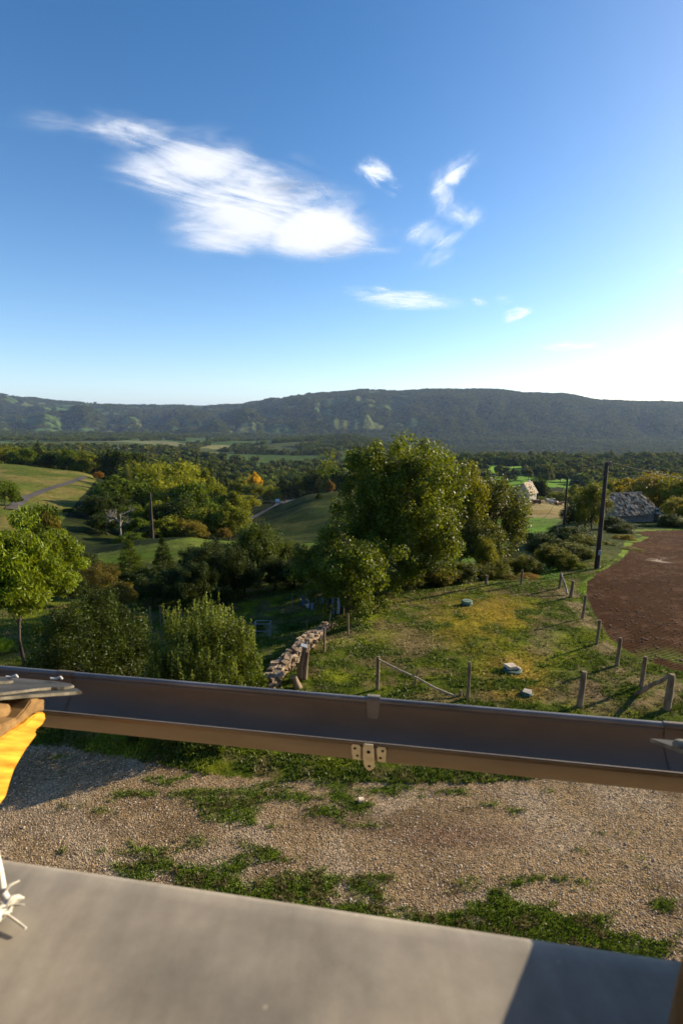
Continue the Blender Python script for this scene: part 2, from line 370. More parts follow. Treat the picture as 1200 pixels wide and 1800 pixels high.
# track and ploughed field
grav = region([(-800,1270),(-200,1300),(120,1312),(300,1346),(400,1366),(700,1377),(880,1374),(960,1364),(1300,1392),(1500,1400),(2000,2600),(-1200,2600),(-1200,1280)], 2, 14, 5)*1.0
grav = np.where((Y <= 3.2) & (R2 < 14), 1.0, grav)
fs1 = fbm(X/1.2, Y/.40, 301, 4); fs2 = fbm(X/.16, Y/.16, 302, 3); fs3 = fbm(X/.42, Y/.18, 303, 4)
gp = np.zeros(X.shape)
for (cx, cy_, rx_, ry_, w) in ((240,1395,55,16,1),(400,1420,130,38,1.05),(560,1425,100,26,1.),(640,1450,140,22,.8),(800,1450,120,14,.6),(370,1545,90,48,1.25),(520,1570,150,42,1.2),(640,1600,140,45,1.15),(760,1625,130,40,1.15),(900,1610,110,55,1.35),(980,1640,160,42,1.2),(1110,1650,120,45,.9),(1160,1590,80,30,.8),(1050,1545,90,25,.6),(110,1335,80,30,.3),(880,1420,50,15,.4),(1100,1440,70,14,.35),(480,1585,260,60,.75),(760,1640,300,60,.8),(1000,1640,220,70,.8),(500,1412,380,50,.72),(300,1510,180,44,.62),(1050,1560,260,40,.45),(940,1365,200,9,.5)):
    gp = np.maximum(gp, w*np.clip(1.15-np.hypot((PX-cx)/rx_, (PY-cy_)/ry_), 0, 1))
gp = gp*infront*(Y < 13)
GRASSY = np.clip(sstep(.30, .88, gp*1.0 + (fs1-.5)*1.5 + (fs3-.5)*1.7)*(gp > 0) + .8*sstep(.66, .80, .5*fs1+.5*fs3)*infront*(Y < 13), 0, 1)
GC = np.zeros(CG.shape); GC[:] = (.27, .185, .097)
GC = mixc(GC, sstep(.48, .7, fbm(X/1.8, Y/.7, 310, 4)), (.175, .118, .062))
GC = mixc(GC, sstep(.5, .72, fbm(X/.9, Y/.9, 311, 4))*.6, (.36, .275, .18))
GC = mixc(GC, soft(PX, PY, 800, 1470, 150, 28)*.8, (.17, .10, .06))
GC = mixc(GC, sstep(.52,.7,fs2)*soft(PX, PY, 120, 1500, 330, 60)*.7, (.10, .07, .04))
GRC = np.array((.075,.105,.010))*(.7+.8*n2[...,None])
GC = GC*(1-GRASSY[...,None]) + GRC*GRASSY[...,None]
CG = CG*(1-grav[...,None]) + GC*grav[...,None]
FIELD = [(1180,932),(1112,934),(1140,946),(1112,954),(1105,966),(1090,985),(1058,1002),(1032,1022),(1028,1045),(1048,1085),(1075,1125),(1110,1150),(1150,1168),(1200,1180),(1300,1200),(1700,1230),(1900,1000),(1900,926),(1400,926)]
plough = region(FIELD, 13, 64, 3)*1.0
PC = np.zeros(CG.shape); PC[:] = (.050, .0205, .0065)
PC = mixc(PC, sstep(.45,.65,fbm(X/4., Y/4., 320, 4)), (.074, .031, .011)); PC = mixc(PC, sstep(.62,.7,n2)*.5, (.13,.07,.04))
PC = mixc(PC, soft(PX,PY,1160,1165,70,25)*sstep(.5,.6,n1)*.9, (.10,.13,.02)); PC = mixc(PC, soft(PX,PY,1165,985,30,5)*sstep(.45,.6,n1), (.45,.36,.27))
CG = CG*(1-plough[...,None]) + PC*plough[...,None]
# bright rim of grass and pale dry grass along the ploughed field
rim = region([(p[0]-14 if p[0] < 1190 else p[0], p[1]-(3 if p[1] < 960 else -4)) for p in FIELD], 13, 70, 3)*(1-plough)
CG = mixc(CG, rim*sstep(.32,.5,n1)*(Y > 22), (.13,.19,.02))
CG = mixc(CG, region([(975,1035),(1010,1030),(1040,1090),(1070,1130),(1105,1160),(1160,1190),(1230,1210),(1230,1240),(1140,1215),(1085,1185),(1050,1145),(1020,1095)], 12, 30, 3)*sstep(.40,.60,n4)*.8, (.20,.15,.07))
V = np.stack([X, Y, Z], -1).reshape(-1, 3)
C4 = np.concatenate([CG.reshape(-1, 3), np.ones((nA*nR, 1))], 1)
ii, jj = np.meshgrid(np.arange(nA), np.arange(nR-1), indexing='ij')
i2 = (ii+1) % nA
Fc = np.stack([ii*nR+jj, ii*nR+jj+1, i2*nR+jj+1, i2*nR+jj], -1).reshape(-1, 4)
cls = np.zeros((nA, nR-1), int)
mid = lambda M: (M[:, :-1] + M[:, 1:] + np.roll(M, -1, 0)[:, :-1] + np.roll(M, -1, 0)[:, 1:]) / 4
cls[mid(grav) > .5] = 1; cls[mid(plough) > .5] = 2; cls[(RR[:-1] > 2400)[None, :].repeat(nA, 0)] = 3
cls = cls.ravel()

def ground_mat(name, kind):
    m, t, out = new_mat(name); L = t.links.new
    at = N(t, 'ShaderNodeAttribute', attribute_name='Col'); tc = N(t, 'ShaderNodeTexCoord')
    def noise(sc, det=4, rough=.6):
        n = N(t, 'ShaderNodeTexNoise'); n.inputs['Scale'].default_value = sc; n.inputs['Detail'].default_value = det; n.inputs['Roughness'].default_value = rough
        L(tc.outputs['Object'], n.inputs['Vector']); return n
    def ramp(src, a, b, c0, c1):
        r = N(t, 'ShaderNodeMapRange'); L(src, r.inputs[0]); r.inputs[1].default_value = a; r.inputs[2].default_value = b; r.inputs[3].default_value = c0; r.inputs[4].default_value = c1; return r.outputs[0]
    def mul(a, b):
        n = N(t, 'ShaderNodeMath', operation='MULTIPLY'); L(a, n.inputs[0]); L(b, n.inputs[1]); return n.outputs[0]
    b = N(t, 'ShaderNodeBsdfPrincipled'); b.inputs['Roughness'].default_value = .95; b.inputs['Specular IOR Level'].default_value = .03
    vm = N(t, 'ShaderNodeVectorMath', operation='SCALE'); L(at.outputs['Color'], vm.inputs[0])
    if kind == 'gravel':
        vo = N(t, 'ShaderNodeTexVoronoi'); vo.inputs['Scale'].default_value = 34; L(tc.outputs['Object'], vo.inputs['Vector'])
        h = N(t, 'ShaderNodeSeparateColor'); L(vo.outputs['Color'], h.inputs[0])
        L(mul(ramp(h.outputs[0], 0, 1, .5, 1.5), ramp(noise(6).outputs[0], .3, .7, .75, 1.25)), vm.inputs['Scale'])
        bp = N(t, 'ShaderNodeBump'); bp.inputs['Strength'].default_value = 1.; bp.inputs['Distance'].default_value = .02
        L(ramp(vo.outputs['Distance'], 0, .6, 1, 0), bp.inputs['Height']); L(bp.outputs[0], b.inputs['Normal'])
    elif kind == 'plough':
        w = N(t, 'ShaderNodeTexWave'); w.inputs['Scale'].default_value = 2.3; w.inputs['Distortion'].default_value = .9; w.inputs['Detail'].default_value = 1; w.inputs['Detail Scale'].default_value = .4; w.inputs['Detail Roughness'].default_value = .5
        mp = N(t, 'ShaderNodeMapping'); mp.inputs['Rotation'].default_value = (0, 0, R(-62)); L(tc.outputs['Object'], mp.inputs[0]); L(mp.outputs[0], w.inputs['Vector'])
        nn = noise(5, 8, .75)
        L(mul(ramp(nn.outputs[0], .3, .7, .55, 1.45), ramp(w.outputs[0], 0, 1, .82, 1.12)), vm.inputs['Scale'])
        ad = N(t, 'ShaderNodeMath', operation='MULTIPLY_ADD'); L(w.outputs[0], ad.inputs[0]); ad.inputs[1].default_value = .4; L(nn.outputs[0], ad.inputs[2])
        bp = N(t, 'ShaderNodeBump'); bp.inputs['Strength'].default_value = .8; bp.inputs['Distance'].default_value = .07
        L(ad.outputs[0], bp.inputs['Height']); L(bp.outputs[0], b.inputs['Normal'])
    elif kind == 'far':
        n_a = noise(.035, 5, .65); n_b = noise(.009, 4, .6)
        L(mul(ramp(n_a.outputs[0], .35, .65, .45, 1.6), ramp(n_b.outputs[0], .35, .65, .75, 1.25)), vm.inputs['Scale'])
        bp = N(t, 'ShaderNodeBump'); bp.inputs['Strength'].default_value = 1.; bp.inputs['Distance'].default_value = 9
        L(noise(.05, 3, .6).outputs[0], bp.inputs['Height']); L(bp.outputs[0], b.inputs['Normal'])
    else:
        n_a = noise(14, 5, .7); n_b = noise(1.1, 4, .6); n_c = noise(.22, 4, .6)
        L(mul(mul(ramp(n_a.outputs[0], .32, .68, .5, 1.55), ramp(n_b.outputs[0], .3, .7, .7, 1.3)), ramp(n_c.outputs[0], .3, .7, .8, 1.2)), vm.inputs['Scale'])
        bp = N(t, 'ShaderNodeBump'); bp.inputs['Strength'].default_value = .8; bp.inputs['Distance'].default_value = .05
        L(n_a.outputs[0], bp.inputs['Height'])
        bp2 = N(t, 'ShaderNodeBump'); bp2.inputs['Strength'].default_value = .5; bp2.inputs['Distance'].default_value = .35
        L(n_b.outputs[0], bp2.inputs['Height']); L(bp.outputs[0], bp2.inputs['Normal']); L(bp2.outputs[0], b.inputs['Normal'])
    L(vm.outputs[0], b.inputs['Base Color']); L(b.outputs[0], out.inputs[0]); return m
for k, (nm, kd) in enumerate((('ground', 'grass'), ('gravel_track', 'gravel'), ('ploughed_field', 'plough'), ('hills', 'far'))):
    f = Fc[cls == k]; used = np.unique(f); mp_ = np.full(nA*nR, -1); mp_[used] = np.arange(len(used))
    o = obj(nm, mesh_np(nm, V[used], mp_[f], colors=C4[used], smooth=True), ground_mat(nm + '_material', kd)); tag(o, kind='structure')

# roads laid on the terrain
def ribbon(name, pts, width, mat, lift=.04, n=60):
    P = [np.array((p.x, p.y)) for p in pts]; L_ = [0]
    for a, b in zip(P, P[1:]): L_.append(L_[-1] + np.linalg.norm(b-a))
    s = np.linspace(0, L_[-1], n); xs = np.interp(s, L_, [p[0] for p in P]); ys = np.interp(s, L_, [p[1] for p in P])
    xs = blur1(xs, 5); ys = blur1(ys, 5)
    dx_ = np.gradient(xs); dy_ = np.gradient(ys); l = np.hypot(dx_, dy_); nx, ny = -dy_/l, dx_/l
    vs = []; K = 5
    zc = terrain(xs, ys)
    for k in range(K):
        o_ = (k/(K-1)-.5)*width; x_ = xs+nx*o_; y_ = ys+ny*o_
        z_ = terrain(x_, y_) + lift
        vs.append(np.stack([x_, y_, z_], 1))
    V_ = np.stack(vs, 1).reshape(-1, 3)
    F_ = [(i*K+k, i*K+k+1, (i+1)*K+k+1, (i+1)*K+k) for i in range(n-1) for k in range(K-1)]
    o = obj(name, mesh_np(name, V_, np.array(F_), smooth=True), mat); tag(o, kind='structure'); return o
asph = noisy('asphalt', (.05,.042,.032), (.085,.07,.055), scale=.6, bump=.3, bscale=20)
ROAD_PTS = [ground(412, 926, 70, 300), ground(440, 912, 70, 300), ground(465, 900, 70, 320), ground(486, 889, 70, 320), ground(505, 881, 70, 330), ground(522, 874, 70, 330)]
ribbon('road', ROAD_PTS, 3.4, asph, lift=.25)
LANE = [ground(20, 897, 60, 200), ground(45, 876, 60, 200), ground(80, 862, 60, 200), ground(120, 850, 60, 200), ground(150, 838, 60, 200)]
ribbon('road', LANE, 2.0, asph, lift=.15)
# ------------------------------------------------------------------ foliage
def leaf_mat(name='foliage_material', gloss=.5, rnd=.25, spec=.26, use_random_hue=False, trans=.35, ramp=None):
    m, t, out = new_mat(name); L = t.links.new
    oi = N(t, 'ShaderNodeObjectInfo'); at = N(t, 'ShaderNodeAttribute', attribute_name='tone')
    if ramp:
        cr = N(t, 'ShaderNodeValToRGB'); e = cr.color_ramp.elements
        e[0].color = rgb(ramp[0]); e[1].color = rgb(ramp[-1]); e[0].position = 0; e[1].position = 1
        for i, c in enumerate(ramp[1:-1]):
            q = e.new((i+1)/(len(ramp)-1)); q.color = rgb(c)
        L(oi.outputs['Random'], cr.inputs[0]); col = cr.outputs[0]
    else: col = oi.outputs['Color']
    mr = N(t, 'ShaderNodeMapRange'); mr.inputs[3].default_value = 1-rnd*1.6; mr.inputs[4].default_value = 1+rnd*2.2; L(at.outputs['Fac'], mr.inputs[0])
    sc = N(t, 'ShaderNodeVectorMath', operation='SCALE'); L(col, sc.inputs[0]); L(mr.outputs[0], sc.inputs['Scale'])
    d = N(t, 'ShaderNodeBsdfPrincipled'); d.inputs['Roughness'].default_value = gloss; d.inputs['Specular IOR Level'].default_value = spec
    L(sc.outputs[0], d.inputs['Base Color'])
    tr = N(t, 'ShaderNodeBsdfTranslucent'); s2 = N(t, 'ShaderNodeVectorMath', operation='MULTIPLY'); L(sc.outputs[0], s2.inputs[0]); s2.inputs[1].default_value = (1.9, 1.7, .7)
    L(s2.outputs[0], tr.inputs[0])
    mx = N(t, 'ShaderNodeMixShader'); mx.inputs[0].default_value = trans; L(d.outputs[0], mx.inputs[1]); L(tr.outputs[0], mx.inputs[2]); L(mx.outputs[0], out.inputs[0])
    return m
LEAF = leaf_mat('leaves_material', .5, .38, spec=.2)
LEAF_SOFT = leaf_mat('soft_leaves_material', .6, .38, spec=.08, trans=.3)
BARK = noisy('bark_material', (.035,.026,.018), (.10,.08,.06), scale=6, bump=.8, bscale=18, stretch=(1,1,.3), rough=.9)
BARKG = noisy('grey_bark_material', (.12,.10,.08), (.26,.23,.19), scale=8, bump=.6, rough=.9)
FOREST = leaf_mat('forest_material', .7, .45, spec=.04, trans=.2, ramp=[(.034,.054,.009),(.052,.075,.010),(.080,.095,.012),(.052,.080,.012),(.115,.112,.014),(.040,.060,.010),(.090,.096,.012),(.060,.082,.010)])

def leaf_quads(rng, C, N_, sl, sw, up=.5, droop=0.):
    """C (n,3) leaf centres, N_ (n,3) preferred normals -> quads"""
    n = len(C)
    nr = rng.normal(size=(n, 3)); nr /= np.linalg.norm(nr, axis=1)[:, None]
    nn = nr*1.0 + N_*.7 + np.array((0, 0, up)); nn /= np.linalg.norm(nn, axis=1)[:, None]+1e-9
    a = rng.normal(size=(n, 3)); a[:, 2] -= droop*2
    a -= nn*(a*nn).sum(1)[:, None]; a /= np.linalg.norm(a, axis=1)[:, None]+1e-9
    b = np.cross(nn, a)
    l = sl*rng.uniform(.6, 1.35, n)[:, None]; w = sw*rng.uniform(.6, 1.3, n)[:, None]
    V_ = np.stack([C - a*l*.5, C + b*w*.5 + a*l*.05, C + a*l*.5, C - b*w*.5 + a*l*.05], 1).reshape(-1, 3)
    F_ = np.arange(n*4).reshape(-1, 4)
    return V_, F_
def crown_points(rng, n_cl, per, shape='round', rx=1., rz=1., zc=.0, clump=.3, hollow=.55, lobes=1.):
    """clump centres inside an envelope, then leaves round them; returns leaf centres, outward normals, clump centres"""
    cs = []
    d = rng.normal(size=(n_cl*3, 3)); d /= np.linalg.norm(d, axis=1)[:, None]
    if shape == 'round': d = d[d[:, 2] > -.75]
    if shape == 'shrub': d = d[d[:, 2] > -.1]
    d = d[:n_cl]
    n = len(d); ph = rng.uniform(0, 6.28, 6)
    lob = 1 + lobes*.16*np.sin(3*np.arctan2(d[:,1], d[:,0])+ph[0]) + lobes*.12*np.sin(5*np.arctan2(d[:,1], d[:,0])+ph[1]+4*d[:,2]) + lobes*.12*np.sin(6*d[:,2]+ph[2])
    r = rng.uniform(hollow, 1, n)**.7 * lob * .86
    c = d*r[:, None]
    if shape == 'conifer':
        z = rng.uniform(-1, 1, n)**1; z = 1-2*np.sqrt(rng.uniform(0, 1, n)); rad = (1-z)/2*rng.uniform(.5, 1, n)
        ang = rng.uniform(0, 6.28, n); c = np.stack([np.cos(ang)*rad, np.sin(ang)*rad, z], 1)
    if shape == 'column':
        z = rng.uniform(-1, 1, n); rad = np.sqrt(np.clip(1-np.abs(z)**3, 0, 1))*rng.uniform(.5, 1, n); ang = rng.uniform(0, 6.28, n)
        c = np.stack([np.cos(ang)*rad, np.sin(ang)*rad, z], 1)
    crad = clump*rng.uniform(.6, 1.35, n)
    P = np.repeat(c, per, 0); k = rng.normal(size=(n*per, 3)); k /= np.linalg.norm(k, axis=1)[:, None]
    k *= (rng.uniform(0, 1, n*per)**(1/2.2))[:, None]*np.repeat(crad, per)[:, None]
    if shape == 'conifer': k[:, 2] *= .45
    P = P + k; P[:, 0:2] *= rx; P[:, 2] *= rz; P[:, 2] += zc
    nrm = k/(np.linalg.norm(k, axis=1)[:, None]+1e-9)
    ctone = np.repeat(rng.uniform(0, 1, n), per)
    c = c.copy(); c[:, :2] *= rx; c[:, 2] = c[:, 2]*rz + zc
    return P, nrm, c, ctone
def limb_mesh(rng, base_r, h0, centers, top, bend=.1, n=7, twigs=0):
    b = MB(); r = random.Random(int(rng.integers(1e9)))
    off = [Vector((r.uniform(-bend, bend), r.uniform(-bend, bend), 0)) for _ in range(4)]
    tp = [Vector((0,0,-.15*top)), Vector((0,0,0)), Vector((0,0,h0*.5))+off[0]*.5, Vector((0,0,h0))+off[1], Vector((0,0,(h0+top)/2))+off[2], Vector((0,0,top))+off[3]]
    b.tube(tp, [base_r*1.35, base_r*1.1, base_r*.85, base_r*.7, base_r*.4, base_r*.08], n, rng=r, jit=.12)
    for c in centers:
        c = Vector(c); z = min(max(h0*r.uniform(.7, 1.0), c.z*.45), top*.75); s = Vector((off[1].x*.8, off[1].y*.8, z))
        m = s.lerp(c, .5) + Vector((r.uniform(-1,1), r.uniform(-1,1), r.uniform(.0,1)))*(c-s).length*.12
        b.tube([s, m, c], [base_r*.42, base_r*.25, base_r*.05], max(4, n-2), cap=False)
        for _ in range(twigs):
            e = m.lerp(c, r.random()) ; e2 = e + Vector((r.uniform(-1,1), r.uniform(-1,1), r.uniform(-.2,1))).normalized()*(c-s).length*.35
            b.tube([e, e2], [base_r*.12, base_r*.03], 4, cap=False)
    return b
PROTO = {}
def make_proto(key, seed, n_cl, per, sl, sw, shape='round', aspect=1.0, trunk=True, clump=.3, crown_lo=.12, lobes=1., up=.4, droop=0, leafmat=None, bark=None, limbs=8):
    """unit tree: half width 1, height = 2*aspect, standing on z = 0"""
    rng = np.random.default_rng(seed); H = 2*aspect; lo = crown_lo*H; rz = (H-lo)/2
    P, nrm, c, ct = crown_points(rng, n_cl, per, shape, 1., rz*.97, lo+rz, clump, lobes=lobes)
    # fit to the unit box
    P[:, 2] = P[:, 2]*(H/ max(P[:, 2].max(), .1)); m = np.percentile(np.abs(P[:, :2]), 99.2); P[:, :2] /= m
    P[:, 2] = np.maximum(P[:, 2], .02)
    V_, F_ = leaf_quads(rng, P, nrm, sl, sw, up, droop)
    tone = np.clip(.55*ct + .45*rng.uniform(0, 1, len(F_)), 0, 1)
    me = mesh_np(key + '_crown', V_, F_, tone); me.materials.append(leafmat or LEAF_SOFT)
    tm = None
    if trunk:
        idx = rng.choice(len(c), min(limbs, len(c)), replace=False)
        mb = limb_mesh(rng, .055*aspect if shape != 'shrub' else .04, lo*1.15, [c[i]*[.85,.85,1] for i in idx], H*.85, n=6)
        tmp = mb.build('trunk_tmp', bark or BARK); tm = tmp.data; bpy.data.objects.remove(tmp)
    PROTO[key] = (me, tm, aspect)
for i in range(5): make_proto('round%d' % i, 10+i, 60+6*i, 110, .105, .075, 'round', [1.,1.15,.9,1.05,1.25][i], clump=.30, crown_lo=[.06,.1,.04,.12,.08][i])
for i in range(2): make_proto('conifer%d' % i, 30+i, 130, 50, .13, .05, 'conifer', 1.5, clump=.2, crown_lo=.03, lobes=.3)
make_proto('column0', 40, 70, 90, .13, .10, 'column', 1.7, clump=.38, crown_lo=.05, lobes=.3)
for i in range(3): make_proto('shrub%d' % i, 50+i, 60, 90, .11, .07, 'shrub', .55, clump=.30, crown_lo=.0, trunk=True, limbs=5)
for i in range(3): make_proto('fine%d' % i, 60+i, 110, 170, .058, .042, 'round', 1.1, clump=.25, crown_lo=.06, leafmat=LEAF, limbs=14)
for i in range(2): make_proto('hedge%d' % i, 70+i, 90, 170, .062, .038, 'shrub', .6, clump=.27, crown_lo=0, leafmat=LEAF, limbs=6)
make_proto('finecon0', 80, 260, 90, .07, .02, 'conifer', 1.35, clump=.16, crown_lo=.03, lobes=.3)
_tr = random.Random(4)
def plant(kind, px, Y, top, w, color, name, label, cat='tree', group=None, base=None, minh=1.2, yaw=None):
    if 60 < Y < 300 and color not in (DK,): color = tuple(q*1.45 for q in color)
    if 60 < Y < 180 and kind.startswith('round'): w *= 1.18
    """one tree standing on the ground at distance Y in the direction of column px; top and w give its height and spread"""
    if name == 'hedge_shrub': kind = 'fine%d' % (int(px) % 3)
    me, tm, asp = PROTO[kind]
    g0 = s2z(top, Y)
    x = (px-600)/900*(Y*CP + (CAM_Z-g0)*SP)
    gz = tz(x, Y); hw = w/2/900*Y
    h = g0 - gz
    if kind.startswith('hedge') and minh > 1: minh = 1.75
    if name == 'hedge_shrub': minh = 2.1
    if h < minh*hw*.8: h = minh*hw*.8; gz = g0-h
    e = empty(name, (x, Y, gz), _tr.uniform(0, 6.28) if yaw is None else yaw, label, cat, group)
    e.scale = (hw, hw, h/(2*asp))
    if tm: obj('trunk', tm, None, e)
    c = obj('crown', me, None, e); c.color = rgb((color[0]*1.25, color[1]*1.25, color[2]*.55))
    return e
def soil(o): return o
